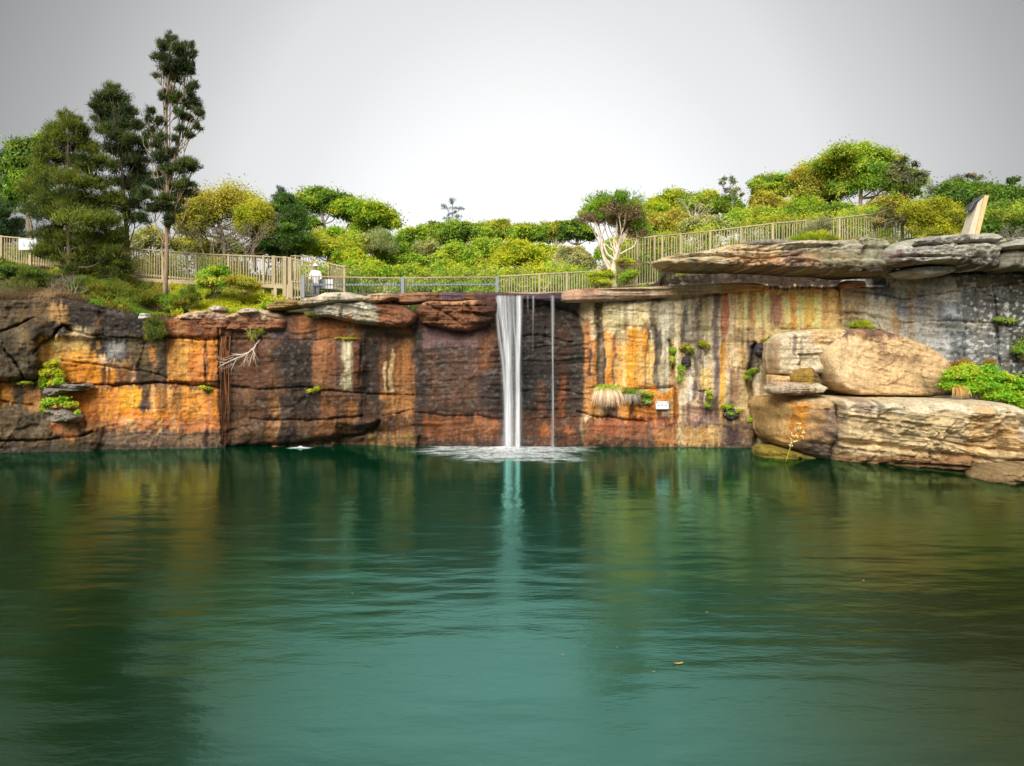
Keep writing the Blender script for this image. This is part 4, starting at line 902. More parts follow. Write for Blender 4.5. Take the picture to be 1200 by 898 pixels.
# ------------------------------------------------------------------ the fall
def fall_material(name, scale, lo=.30, hi=.70, k=1.0):
    """thin white water: the vertex alpha says how thick the sheet is, noise along the flow frays it"""
    m, t, p = nodes(name)
    at = N(t, 'ShaderNodeVertexColor', layer_name='tint')
    p.inputs['Base Color'].default_value = (.95, .97, .99, 1)
    p.inputs['Roughness'].default_value = .4
    tl = N(t, 'ShaderNodeBsdfTranslucent'); tl.inputs[0].default_value = (.95, .97, .99, 1)
    m2 = N(t, 'ShaderNodeMixShader'); m2.inputs[0].default_value = .35
    t.links.new(p.outputs[0], m2.inputs[1]); t.links.new(tl.outputs[0], m2.inputs[2])
    n = N(t, 'ShaderNodeTexNoise', Scale=1.0, Detail=5.0, Roughness=.6)
    t.links.new(coords(t, scale), n.inputs['Vector'])
    r = N(t, 'ShaderNodeMapRange'); r.inputs[1].default_value, r.inputs[2].default_value = lo, hi
    r.inputs[3].default_value, r.inputs[4].default_value = .45, 1.5 * k
    t.links.new(n.outputs[0], r.inputs[0])
    mu = N(t, 'ShaderNodeMath', operation='MULTIPLY', use_clamp=True)
    t.links.new(r.outputs[0], mu.inputs[0]); t.links.new(at.outputs['Alpha'], mu.inputs[1])
    tr = N(t, 'ShaderNodeBsdfTransparent'); mx = N(t, 'ShaderNodeMixShader')
    t.links.new(mu.outputs[0], mx.inputs[0]); t.links.new(tr.outputs[0], mx.inputs[1]); t.links.new(m2.outputs[0], mx.inputs[2])
    t.links.new(mx.outputs[0], t.nodes['Material Output'].inputs[0])
    return m
FALLW = fall_material('falling_water', (14, 3, .55))
def sheet(name, parent, cx, hw, D0, Db, a0, seed, ytop=346.5, ybot=524.5, fray=.5, a1=None):
    """one curved sheet of falling water; cx and hw give centre and half width (photo px) from top to bottom"""
    nu, nv = 27, 70
    t = np.linspace(0, 1, nv)[:, None]; u = np.linspace(-1, 1, nu)[None, :]
    tt = np.linspace(0, 1, len(cx)); c_ = np.interp(t, tt, cx); h_ = np.interp(t, tt, hw)
    c_ = c_ + .35 * vn(t * 5, seed + .5, 1.0)
    px = c_ + u * h_ * (1 + .12 * vn(t * 4, u * 2, seed)); py = ytop + (ybot - ytop) * t ** 1.12 + 0 * u
    D = D0 - (D0 - Db) * np.sqrt(t) + .10 * vn(u * 2.5, t * 1.5, seed + 2.0) - .06 * (1 - u * u)
    v = np.stack([(px - CX) * D / F, D, HC + (HZ - py) * D / F], -1).reshape(-1, 3)
    st = .5 + .5 * fbm(u * 3.2 + 10, t * 1.2, seed + 4.0, 4)
    al = np.exp(-(u / .52) ** 2) * (1 - fray + 2 * fray * st) * np.interp(t, [0, .04, .8, 1], [a0 * .5, a0, (a1 or a0), (a1 or a0) * .8])
    al = np.clip(al, 0, .97); al[:, 0] = al[:, -1] = 0
    col = np.ones((nu * nv, 4)); col[:, 3] = al.ravel()
    i, j = np.meshgrid(np.arange(nv - 1), np.arange(nu - 1), indexing='ij')
    q = np.stack([i*nu + j, i*nu + j + 1, (i+1)*nu + j + 1, (i+1)*nu + j], -1).reshape(-1, 4)
    return link(name, mesh_np(name, v - np.array(parent.location), [q], col, FALLW), parent)
fl = empty('waterfall', 'main white curtain of water falling from the lip into the pool', 'waterfall', P(598, 523, 26.2))
sheet('stream', fl, [586, 587.5, 592, 594, 595, 595, 595], [5.2, 5.8, 5.4, 5, 5.4, 6, 6.6], 26.50, 26.25, .7, 1)
sheet('stream', fl, [592, 593, 595, 596.5, 597, 597, 597], [9, 7.5, 6, 5.4, 5.6, 6, 6.6], 26.44, 26.2, .88, 2, fray=.35)
sheet('stream', fl, [583, 582.5, 586, 590, 592, 593, 593], [3, 3, 3.5, 4, 4.5, 5, 5], 26.56, 26.3, .5, 3)
sheet('stream', fl, [608, 608, 607.5, 607, 607, 607, 607], [6, 6, 5.6, 5.4, 5.4, 5.6, 6], 26.48, 26.22, .9, 4, fray=.4)
sheet('stream', fl, [601, 602, 604, 605.5, 606, 606, 606], [3, 2.5, 2.5, 2.5, 3, 3, 3.5], 26.54, 26.27, .5, 5)
sheet('veil', fl, [598, 598, 598, 598, 599, 599, 599], [17, 17, 15, 14, 15, 17, 20], 26.6, 26.33, .22, 6, fray=.9, a1=.30)
fl = empty('waterfall', 'single thin thread of water falling right of the main curtain', 'waterfall', P(648, 523, 26.3))
sheet('stream', fl, [647.5, 648, 648, 648, 648, 648, 648], [3, 2.8, 2.4, 2.2, 2.4, 3, 3.4], 26.5, 26.3, .62, 7, fray=.5, a1=.42)
sheet('stream', fl, [648, 647.5, 647.6, 648, 648.4, 648, 648], [1.4, 1.2, 1.1, 1.1, 1.2, 1.4, 1.6], 26.45, 26.25, .7, 8, a1=.5)
fl = empty('waterfall', 'faint short trickle of water between the main curtain and the thin thread', 'waterfall', P(625, 400, 26.4))
sheet('stream', fl, [625, 625, 624.5], [2.4, 2, 1.8], 26.5, 26.4, .34, 9, ybot=412, a1=.12)
sheet('stream', fl, [618.5, 618.5], [2, 1.6], 26.5, 26.4, .34, 10, ybot=366, a1=.15)

# foam where it lands, spreading out in soft broken streaks
FOAMM = fall_material('foam', (5, 2.4, 5), .34, .66)
def foam_disc(mb_name, label, cx, cy, rx, ry, seed, lobes=(), gain=1.0):
    na, nr_ = 300, 70
    a = np.linspace(0, 2*math.pi, na, endpoint=False)[None, :]; r = (np.linspace(0, 1, nr_) ** 1.2)[:, None]
    edge = 1 + .22 * fbm(np.cos(a) * 1.6, np.sin(a) * 1.6, seed, 4) + .10 * vn(np.cos(a) * 9, np.sin(a) * 9, seed + 1)
    x = cx + rx * r * edge * np.cos(a); y = cy + ry * r * edge * np.sin(a)
    stre = fbm(np.cos(a) * 11, np.sin(a) * 11 + r * .8, r * 2.2 + seed, 4)
    rip = fbm(x * 2.2, y * 5.0, seed + 3, 3)
    al = np.clip(1.25 * (1 - r) ** .75 + .55 * stre - .10 + .75 * rip, 0, 1) * ss((1 - r) / .28)
    for lx, ly, lr in lobes: al = np.maximum(al, 1.1 * np.exp(-((x - lx)**2 + ((y - ly) * .8)**2) / lr**2))
    al = np.clip(al * gain, 0, .98); al[-1] = 0
    z = .006 + .035 * np.clip(stre + .3, 0, 1) * (1 - r) + .05 * np.exp(-(r / .15) ** 2)
    v = np.stack([x + 0*r, y + 0*r, z + 0*a], -1).reshape(-1, 3)
    col = np.ones((na * nr_, 4)); col[:, 3] = al.ravel()
    i, j = np.meshgrid(np.arange(nr_ - 1), np.arange(na), indexing='ij'); j2 = (j + 1) % na
    q = np.stack([i*na + j, i*na + j2, (i+1)*na + j2, (i+1)*na + j], -1).reshape(-1, 4)
    tag(link(mb_name, mesh_np(mb_name, v, [q], col, FOAMM)), label, 'foam', kind='stuff')
c1, c2 = P(600, 523, 26.2), P(648, 523, 26.3)
foam_disc('foam', 'white foam spreading over the pool where the water lands', c1[0] - .2, c1[1] - .1, 3.6, 3.7, 3, [(c1[0], c1[1], .7), (c2[0], c2[1], .35)])
c3 = P(352, 525, 26.4); foam_disc('foam', 'small white splash on the water under the brown wall', c3[0], c3[1], .62, .32, 9, gain=.8)

# leaves afloat
FLOAT = plain('dry_leaf', (214, 170, 104), .7, .2, 40, bump=.2)
for px, py, s, a, lb in ((795, 778, .062, .1, 'tan leaf floating on the water, largest of the floating leaves'), (659, 768, .02, 1.0, 'tiny tan leaf floating left of the largest floating leaf'), (766, 788, .022, .4, 'small tan leaf floating just below and left of the largest one'),
                         (723, 759, .018, 2.0, 'tiny pale leaf floating midway between two others on the open water'), (828, 718, .026, .2, 'small pale leaf floating above and right of the largest one'), (1012, 681, .03, .9, 'pale leaf floating alone on the dark water at right'), (413, 696, .022, .3, 'tiny pale leaf floating on the bright water at left')):
    D = F * HC / (py - HZ); b = MB()
    t = np.linspace(-1, 1, 9); wd = .36 * (1 - t**2) ** .7
    zc = .10 * t**2
    v = np.concatenate([np.c_[t, wd, zc + .12], np.c_[t, 0*t, zc], np.c_[t, -wd, zc + .10], np.c_[t, 0*t, zc - .05]]) * s
    i = np.arange(8)
    b.add(v, np.concatenate([np.stack([i, i+1, i+10, i+9], -1), np.stack([i+9, i+10, i+19, i+18], -1), np.stack([i+18, i+19, i+28, i+27], -1), np.stack([i+27, i+28, i+1, i], -1)]))
    o = b.build('leaf', FLOAT, None, True); q_ = P(px, py, D); o.location = (q_[0], q_[1], .006); o.rotation_euler = (0, 0, a)
    tag(o, lb, 'leaf', 'leaves floating on the pool')
# ------------------------------------------------------------------ foliage
def quads_mesh(name, cen, ax, sd, ln, wd, col):
    """leaf blades: pointed quads centred on cen, long axis ax, across sd"""
    n = len(cen)
    a = ax * (ln / 2)[:, None]; s = sd * (wd / 2)[:, None]
    v = np.stack([cen - a * .8 + s, cen + a * 1.2, cen - a * .8 - s], 1).reshape(-1, 3)
    return v, np.arange(n * 3).reshape(-1, 3), np.repeat(col, 3, 0)
def unit(v): return v / (np.linalg.norm(v, axis=-1, keepdims=True) + 1e-9)

def scatter(clumps, n, ln, wd, pal, rng, mode='leaf', sub=9, tight=.30, flat=.6, top=None, shell=.45, org=None):
    """clumps: (centre, radii) world; n leaves in all; tufts of leaves on twig ends inside each clump"""
    cen, axs, sds, cols, L_, W_ = [], [], [], [], [], []
    area = np.array([r[0] * r[2] for _, r in clumps]); share = area / area.sum()
    if top is None and mode == 'leaf': top = [(min(250, x[0]*1.14 + 8), min(250, x[1]*1.10 + 6), x[2]) for x in pal]  # leaves on clump tops coloured lighter, imitating light from above
    pal = np.array([lin(c) for c in pal]); topc = None if top is None else np.array([lin(c) for c in top])
    for (c, r), f in zip(clumps, share):
        kb = rng.uniform(.66, 1.25)
        m = max(8, int(n * f)); ns = max(3, int(sub * (.7 + .6 * rng.random())))
        d = unit(rng.normal(size=(ns, 3)))
        d[:, 2] = np.where(d[:, 2] < -.55, -d[:, 2] * .6, d[:, 2]) if mode != 'needle' else d[:, 2]
        rad = (shell + (1 - shell) * rng.random(ns) ** .6) * np.where(rng.random(ns) < .16, rng.uniform(1.05, 1.25, ns), 1.0)
        sc_ = c + d * rad[:, None] * r
        k = rng.integers(0, ns, m)
        off = rng.normal(size=(m, 3)) * tight * rng.uniform(.6, 1.35, ns)[k][:, None]
        off[:, 2] *= flat
        p = sc_[k] + off * r * (.75 + .5 * rng.random(ns))[k][:, None]
        ccol = pal[rng.integers(0, len(pal))]
        tint = ccol[None] + (pal[rng.integers(0, len(pal), ns)] - ccol[None]) * .65
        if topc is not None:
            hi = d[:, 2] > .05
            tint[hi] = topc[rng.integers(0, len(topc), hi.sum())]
        col = kb * tint[k] * rng.uniform(.68, 1.32, (m, 1)) * (1 + rng.normal(0, .07, (m, 3)))
        if mode == 'leaf':
            nm = unit(d[k] * .55 + np.array([0, -.15, .45]) + rng.normal(size=(m, 3)) * .6)
            ax = unit(np.cross(nm, rng.normal(size=(m, 3)))); s = np.cross(nm, ax)
        elif mode == 'needle':
            ax = unit(d[k] * .55 + np.array([0, 0, .6]) + rng.normal(size=(m, 3)) * .5); s = unit(np.cross(ax, rng.normal(size=(m, 3))))
        else:   # drooping
            ax = unit(d[k] * .35 + np.array([0, 0, -.7]) + rng.normal(size=(m, 3)) * .45); s = unit(np.cross(ax, rng.normal(size=(m, 3))))
        cen.append(p); axs.append(ax); sds.append(s); cols.append(col)
        L_.append(ln * LSC * rng.uniform(.6, 1.35, m)); W_.append(wd * LSC * rng.uniform(.6, 1.35, m))
    cat_ = np.concatenate
    v, q, c = quads_mesh('', cat_(cen), cat_(axs), cat_(sds), cat_(L_), cat_(W_), cat_(cols))
    return v, q, np.clip(c * GREEN, .004, .7)
GREEN = 1.9
QN = 1.8
LSC = .86

def shrink(cl_, k): return [(c[0], c[1], c[2] * k, c[3] * k) for c in cl_]
def tree(label, clumps, D, pal, base=None, name='tree', cat='tree', group=None, n=7000, ln=.20, wd=.10, mode='leaf', trunk=.12, bark=(120, 104, 84), lean=None, limbs=True, sub=10, tight=.27, flat=.65, top=None, shell=.45, depth=.8, seed=0, extra_trunks=(), twigs=0):
    """clumps in photo pixels: (px, py, rx, ry[, depth offset])"""
    rng = np.random.default_rng(seed + 100)
    cl_ = []
    if mode == 'leaf' and flat <= .66: clumps = [(c[0], c[1] + c[3] * .25, c[2], c[3] * 1.45) + tuple(c[4:]) for c in clumps]; flat = .9; tight = max(tight, .33); sub = int(sub * 1.3); n = int(n * 1.25)
    for c in clumps:
        rx = c[2] * D / F; rz = c[3] * D / F
        dy = c[4] if len(c) > 4 else rng.uniform(-.5, .5) * min(2.0, rx * 1.6)
        ctr = P(c[0], c[1], D + dy); cl_.append((ctr, np.array([rx, max(rx, rz) * depth, rz])))
    if base is None:
        mx = np.mean([c[0] for c in clumps]); base = (mx, max(c[1] + c[3] for c in clumps) + 12)
    bp = P(base[0], base[1], D)
    root = empty(name, label, cat, bp, group)
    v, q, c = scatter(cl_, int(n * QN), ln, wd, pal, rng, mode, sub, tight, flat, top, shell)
    link('crown', mesh_np('crown', v - bp, [q], c, LEAF, False), root)
    if limbs:
        b = MB(); ctrs = np.array([c_[0] for c_ in cl_]); top_i = int(np.argmax(ctrs[:, 2]))
        tpts = [P(*t_, D) if len(t_) == 2 else P(*t_) for t_ in lean] if lean else [bp, bp * .55 + ctrs.mean(0) * .45 + rng.normal(0, .08, 3), ctrs.mean(0) * .45 + ctrs[top_i] * .55, ctrs[top_i]]
        if not lean: tpts[0] = bp - np.array([0, 0, .3])
        tp = curve(tpts, 14, .01, rng); tr_ = trunk * np.linspace(1, .22, 14)
        bc = lin(bark)
        b.tube(tp - bp, tr_, 8, bc)
        for k, (ctr, r) in enumerate(cl_):
            hgt = ctr[2] - tp[0][2]
            cand = tp[(tp[:, 2] < ctr[2] - .15 * r[2])]
            s0 = cand[-1] if len(cand) and len(cand) < 13 else tp[int(rng.integers(4, 10))]
            j = int(np.argmin(np.linalg.norm(tp - s0, axis=1))); j = max(2, min(j, 12) - int(rng.integers(0, 3))); s0 = tp[j]
            r0 = max(tr_[j] * (.35 if mode == 'needle' else .6), .016)
            mid = s0 * .5 + ctr * .5 + rng.normal(0, .12, 3) + np.array([0, 0, -.06 * hgt])
            lp_ = curve([s0, mid, ctr], 8, .015, rng); b.tube(lp_ - bp, np.linspace(r0, .012, 8), 5, bc * rng.uniform(.8, 1.15))
            for _ in range(3):
                e = ctr + unit(rng.normal(size=3)) * r * .8
                b.tube(curve([lp_[5], (lp_[5] + e) / 2 + rng.normal(0, .08, 3), e], 5) - bp, np.linspace(.02, .006, 5), 4, bc)
        for ex in extra_trunks:
            pts = [P(*t_, D) if len(t_) == 2 else P(*t_) for t_ in ex[1]]
            b.tube(curve(pts, 10, .012, rng) - bp, np.linspace(ex[0], ex[2] if len(ex) > 2 else ex[0] * .35, 10), 7, bc)
        b.build('trunk', BARK, root, True)
    if twigs:
        b = MB()
        for _ in range(twigs):
            ctr, r = cl_[int(rng.integers(len(cl_)))]
            s = ctr + rng.normal(size=3) * r * .5; e = s + unit(rng.normal(size=3) + [0, 0, .2]) * rng.uniform(.2, .5)
            b.tube(curve([s, (s + e) / 2 + rng.normal(0, .06, 3), e], 5) - bp, np.linspace(.016, .004, 5), 4, lin((150, 134, 112)))
        tag(b.build('twigs', BARK, root, True), kind='stuff')
    return root

def dome(cx, cy, rx, ry, k, r, rng, hollow=.35):
    """clumps filling a rounded crown, denser towards its upper edge"""
    out = []
    for i in range(k):
        a = rng.uniform(-.15, math.pi + .15); u = hollow + (1 - hollow) * rng.random() ** .7
        s = r * rng.uniform(.7, 1.25)
        out.append((cx + (rx - s * .6) * u * math.cos(a), cy - (ry - s * .5) * u * math.sin(a) + ry * .25, s, s * rng.uniform(.75, 1.05)))
    return out

OLIVE = [(138,136,52), (112,116,44), (156,146,62)]; LIME = [(164,176,44), (138,160,42), (112,144,40)]; GRN = [(106,136,46), (80,112,40), (128,152,52)]; DKG = [(74,102,42), (62,86,38), (92,118,46)]
YEL = [(182,182,42), (160,168,40), (136,154,42)]; GREYG = [(136,142,98), (116,128,88), (154,152,112)]; BLUEG = [(94,108,98), (80,96,86), (108,122,108)]; CAS = [(80,92,36), (60,76,32), (104,110,40)]; CASD = [(58,70,40), (46,60,36), (74,84,42)]; CASY = [(114,120,40), (94,104,38), (132,126,46)]
OCH = [(168,142,66), (148,130,58), (180,152,74)]; BRIGHT = [(140,174,50), (108,150,44), (162,182,58)]

# --- left: the she-oaks
rr = np.random.default_rng(3)
G = 'feathery dark pines on the left bank'
cl1 = [(80,138,9,9),(88,146,11,9),(70,150,12,9),(94,158,12,9),(62,160,12,8),(80,166,16,10),(102,172,12,9),(56,176,14,9),(72,184,18,10),(96,190,16,10),(118,192,12,9),(46,196,14,9),(64,206,18,10),(90,210,20,11),(116,214,14,10),
       (40,218,16,10),(62,228,20,11),(90,234,22,12),(118,238,18,11),(134,230,10,9),(44,244,18,10),(70,254,22,12),(100,258,24,12),(128,260,16,11),(56,272,20,11),(84,278,24,12),(114,282,22,12),(138,276,12,10),(72,296,20,10),(104,302,24,11),(132,300,16,10),(92,318,20,9),(122,322,18,9),(54,292,14,8),(142,318,12,8)]
tree('biggest dark feathery pine on the left bank, bushy down to the ground', shrink(cl1, 1.12), 28.2, CAS + CASY[:2], (82,352), 'pine_tree', 'tree', G, n=36000, ln=.30, wd=.030, mode='needle', trunk=.13, bark=(104,88,70), sub=26, tight=.22, flat=.8, seed=1, shell=.15, lean=[(82,352),(81,290),(79,220),(80,130)], twigs=40)
cl2 = [(131,104,8,8),(122,114,10,8),(140,116,10,8),(114,122,9,7),(132,128,14,9),(150,130,9,8),(120,140,14,9),(144,144,14,9),(160,146,8,7),(128,156,16,9),(152,162,14,9),(166,168,8,8),(140,174,16,9),(160,184,14,10),(148,196,16,10),(166,206,12,10),(150,216,14,10),(164,228,12,9),(152,240,12,9),(160,254,10,8)]
tree('second dark feathery pine with a pointed top rising just right of the biggest pine', shrink(cl2, 1.12), 29.6, CASD + CAS[:1], (146,330), 'pine_tree', 'tree', G, n=16500, ln=.28, wd=.030, mode='needle', trunk=.12, bark=(92,80,66), sub=22, tight=.22, flat=.8, seed=2, shell=.15, lean=[(150,335),(148,270),(142,190),(131,100)])
cl3 = [(200,44,7,7),(193,54,10,9),(206,58,12,10),(221,52,6,7),(187,66,8,8),(200,72,14,9),(216,68,8,9),(226,62,5,6),(194,82,10,7),(208,84,12,8),(224,80,7,8),(203,92,10,6),(184,88,6,3),(199,108,9,6),(206,115,12,7),(192,113,7,5),(222,106,7,8),(228,100,5,6),(217,122,7,7),(228,120,8,9),(234,132,7,8),(210,130,8,6),(222,138,9,7),(232,148,7,5),(212,150,7,5),(222,158,7,5),(206,162,6,4),(178,130,6,7),(174,138,5,6),(184,142,7,7),(177,152,7,7),(188,160,8,7),(182,170,8,6),(172,160,5,5),
       (200,180,14,8),(186,184,10,8),(216,188,14,8),(226,196,10,6),(208,198,16,8),(192,200,12,8),(182,214,12,8),(200,218,14,8),(216,214,14,8),(172,226,12,8),(190,232,14,8),(210,230,12,8),(222,226,9,7),(180,244,14,8),(202,246,12,7),(168,256,10,7),(196,258,12,7)]
tree('tallest slender pine with a bare lower trunk and open tufted top on the left bank', shrink(cl3, .95), 27.2, CASD + CAS[:2], (193,350), 'pine_tree', 'tree', G, n=20000, ln=.25, wd=.028, mode='needle', trunk=.10, bark=(150,128,100), sub=14, tight=.24, flat=.8, seed=3, shell=.1, lean=[(193.5,353),(195,300),(196,230),(195,150),(197,90),(200,44)], extra_trunks=[(.05, [(196,222),(206,180),(214,130),(217,90),(220,55)], .015)])
tree('shadowy dark blue green pine at the very left edge behind the fence', [(2,190,14,14),(-4,210,18,14),(8,222,16,14),(-2,240,20,14),(10,256,18,14),(0,272,22,12),(-14,200,16,20)], 36, BLUEG[1:2] + DKG[:2], (2,300), 'pine_tree', 'tree', G, n=12000, ln=.28, wd=.05, mode='needle', trunk=.15, sub=12, seed=4)
tree('thin gum with dark tufts and bare forked stems left of the biggest pine', [(36,172,12,6),(50,166,10,6),(20,176,8,6),(30,190,14,8),(18,204,12,8),(34,212,14,9),(24,228,14,8),(44,184,10,7),(16,190,8,6)], 34, DKG + GRN[:1], (40,290), 'gum_tree', 'tree', None, n=9000, ln=.22, wd=.09, trunk=.13, bark=(130,116,100), seed=5, extra_trunks=[(.07, [(40,290),(34,250),(24,215)])])
# --- behind the left fence
tree('broad rounded olive crowned tree behind the left fence right of the tallest pine', dome(262,250,58,36,20,15,rr) + [(232,262,14,9),(300,262,12,8)], 37, OLIVE + [(150,140,70)], (262,310), 'tree', 'tree', None, n=19000, ln=.17, wd=.075, trunk=.16, bark=(150,136,120), seed=6, twigs=60, sub=12, shell=.3)
tree('yellow green rounded crown behind the dead grey shrub', dome(300,262,24,22,10,11,rr) + [(306,246,12,8),(290,250,12,8)], 35.5, YEL[1:] + OLIVE[:1], (300,310), 'tree', 'tree', None, n=9000, ln=.15, wd=.07, seed=7)
for k, (cx, cy, rx, ry, pal, lb) in enumerate([(176,284,26,18,GREYG+OLIVE[:1],'dull grey green bush seen between the second pine and the tallest pine'),(222,290,26,16,OLIVE+GREYG[:1],'brownish olive bush behind the fence right of the bare pine trunk'),
     (262,292,26,15,GREYG+GRN[:1],'grey green bush behind the fence under the olive crowned tree'),(312,292,24,17,OLIVE+GRN[:1],'mid green bush behind the fence left of the fence corner'),(352,290,20,15,GRN+DKG[:1],'shadowed green bush behind the fence corner under the layered gum'),(130,290,26,16,OLIVE+DKG[:1],'olive bush behind the left fence seen through the biggest pine')]):
    rg = np.random.default_rng(260 + k)
    tree(lb, dome(cx, cy, rx, ry, 22, rx * .3, rg), 39 + k % 3, pal, (cx, cy + ry + 16), 'bush', 'bush', 'bushes behind the left fence', n=6000, ln=.18, wd=.07, trunk=.08, bark=(160,146,126), seed=260 + k, sub=8, tight=.38, flat=.9, twigs=14)
def bare_shrub(label, bx, by, D, spread, height, n, seed, col=(172,156,136), name='dead_shrub', r0=.05, cat='shrub', lean=0.0):
    rng = np.random.default_rng(seed); bp = P(bx, by, D); root = empty(name, label, cat, bp); b = MB()
    s = D / F
    def grow(p, d, L_, r_, lev):
        e = p + d * L_
        b.tube(curve([p, (p + e) / 2 + rng.normal(0, .06 * L_, 3), e], 5), np.linspace(r_, r_ * .55, 5), 5 if lev < 2 else 4, lin(col) * rng.uniform(.8, 1.2))
        if lev >= 4 or L_ < .08: return
        for _ in range(3 if lev < 3 else 2):
            grow(e, unit(d + rng.normal(0, .42, 3) + np.array([0, 0, .12])), L_ * rng.uniform(.55, .8), r_ * .55, lev + 1)
    for k in range(n):
        d = unit(np.array([rng.normal(lean, .5) * spread, rng.normal(0, .35), 1.0]))
        grow(np.zeros(3) + rng.normal(0, .04, 3), d, height * s * rng.uniform(.24, .36), r0, 0)
    b.build('branches', BARK, root, True)
    return root
bare_shrub('dead grey leafless shrub with fine spreading branches behind the left fence', 286, 318, 31.5, .9, 78, 5, 5)
bare_shrub('bare pale twiggy tree between the tallest pine and the olive crowned tree', 247, 308, 33, 1.2, 70, 4, 6, (164,148,128))
tree('dark green conifer shaped tree right of the yellow green crown', [(336,236,12,9),(330,250,14,10),(344,252,12,10),(334,266,18,11),(350,268,12,10),(326,282,16,11),(346,284,18,11),(334,296,20,10)], 36, DKG + [(74,104,44)], (336,320), 'tree', 'tree', None, n=13000, ln=.2, wd=.06, mode='needle', seed=8)
tree('hazy blue grey fir standing above the dark green conifer', [(329,224,6,5),(324,232,8,6),(334,234,9,6),(320,242,8,6),(332,246,11,7),(340,242,6,5),(324,254,9,6)], 55, BLUEG + [(120,136,136)], (330,290), 'pine_tree', 'tree', None, n=4200, ln=.34, wd=.055, mode='needle', trunk=.12, bark=(120,116,110), seed=9, sub=7, tight=.26)
tree('layered gum with umbrella like green tiers and pale bare limbs left of centre', [(372,226,14,5),(388,230,16,6),(400,236,12,5),(360,236,12,6),(350,244,10,6),(378,242,16,6),(396,248,14,6),(352,254,8,6),(364,262,10,6)], 42, GRN + DKG[:1], (392,310), 'gum_tree', 'tree', None, n=9000, ln=.2, wd=.09, trunk=.14, bark=(170,150,124), seed=10, sub=12, extra_trunks=[(.06, [(392,300),(402,275),(412,260),(420,250)])])
tree('spreading gum whose lime tier slopes down to the right above the railing', [(412,242,14,6),(426,244,16,6),(440,248,14,6),(452,254,13,6),(462,262,9,5),(430,256,16,6),(446,264,12,6),(416,254,10,5),(402,246,10,5),(420,268,10,6)], 41, LIME[1:] + GRN[:1], (404,310), 'gum_tree', 'tree', None, n=9500, ln=.2, wd=.09, trunk=.13, bark=(176,156,130), seed=11, sub=12)
tree('low lime green dome shaped tree in front of the layered gums', [(374,282,14,7),(388,278,16,8),(402,280,14,7),(366,288,12,7),(384,290,18,8),(404,290,14,7)], 38, BRIGHT + LIME[:1], (388,316), 'tree', 'tree', None, n=9000, ln=.18, wd=.085, trunk=.1, bark=(150,128,100), seed=12)
tree('small fine leaved pale green tree between the lime dome and the centre forest', dome(440,284,22,22,9,11,rr), 40, GREYG + OLIVE[:1] + GRN[:1], (440,325), 'tree', 'tree', None, n=7000, ln=.2, wd=.05, mode='needle', seed=13)
G = 'crowded green treetops behind the railing and the fall'
NM = ['bright lime bushy tree','dull green bushy tree','yellow green rounded tree','deep green bushy tree','pale green bushy tree']
cen = [ # cx, cy, rx, ry, D, palette, label
 (482,284,26,22,50,GRN,'open topped green tree at the left end of the centre skyline'), (508,276,24,18,56,GRN+OLIVE[:1],'flat topped tree directly below the lone skeletal pine'), (546,272,30,15,54,DKG+GRN,'dark green flat crown on the skyline right of the skeletal pine'),
 (584,270,26,15,56,OLIVE+GRN,'olive flat crown on the skyline just above the main fall'), (618,274,26,14,52,GRN,'green spreading crown on the skyline right of the main fall'), (652,272,24,15,54,OLIVE+GRN[:1],'tall skyline crown left of the white trunked tree'), (676,270,20,16,50,DKG+GRN[:1],'dark crown touching the left side of the white trunked tree'),
 (466,302,30,22,42,BRIGHT+GRN,'leafy green tree right of the deck end, second row'), (500,300,26,22,44,GREYG+GRN[:1],'greyish feathery tree below the skeletal pine'), (534,302,28,20,42,BRIGHT+GRN[:1],'lush green tree in the middle of the second row'), (572,296,26,20,43,GRN+LIME[:1],'green domed tree in the second row left of the fall'),
 (606,300,32,22,40,YEL+LIME,'brightest yellow lime crown behind the fall'), (640,302,28,20,41,BRIGHT+LIME[:1],'rounded lime green crown right of the brightest one'), (672,304,24,18,39,GREYG+[(128,124,90)],'dull grey green bush beside the white trunked tree'), (524,318,24,14,38,LIME+GRN,'low lime bush behind the middle railing post'),
 (428,316,26,14,36,BRIGHT,'low bright bush behind the deck end'), (560,322,30,13,37,GRN+LIME[:1],'low green bush behind the railing near the fall'), (640,322,34,14,37,LIME+BRIGHT,'low lime thicket behind the level timber fence'), (476,322,26,13,36.5,GRN+BRIGHT,'low green bush behind the railing left of its middle post'), (600,324,24,12,36,BRIGHT+YEL[:1],'low yellow green bush straight behind the lip of the fall'), (684,326,18,12,35,GRN+GREYG[:1],'low shadowed bush behind the bend of the timber fence'),
 (410,300,18,14,37,LIME+YEL[:1],'yellow green bush behind the far deck fence')]
for k, (cx, cy, rx, ry, D, pal, lb) in enumerate(cen):
    rg = np.random.default_rng(60 + k)
    back = D > 48
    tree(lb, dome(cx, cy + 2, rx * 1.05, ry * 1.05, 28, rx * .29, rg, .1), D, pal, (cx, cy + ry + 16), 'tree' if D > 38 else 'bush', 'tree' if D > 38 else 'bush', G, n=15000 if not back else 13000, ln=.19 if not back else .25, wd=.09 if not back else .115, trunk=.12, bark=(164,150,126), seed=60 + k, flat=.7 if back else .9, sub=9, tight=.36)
tree('lone skeletal pine with sparse grey tufts rising above the centre skyline', [(530,236,4,4),(524,243,6,3.5),(537,244,5,3.5),(530,249,5,3),(522,254,5,3),(538,254,5,3),(530,260,7,3.5),(524,266,5,3),(537,266,5,3)], 62, [(140,150,154),(116,130,132)], (530,290), 'pine_tree', 'tree', None, n=800, ln=.34, wd=.05, mode='needle', trunk=.06, bark=(130,124,120), seed=30, sub=5, lean=[(530,290),(530,262),(530,234)])
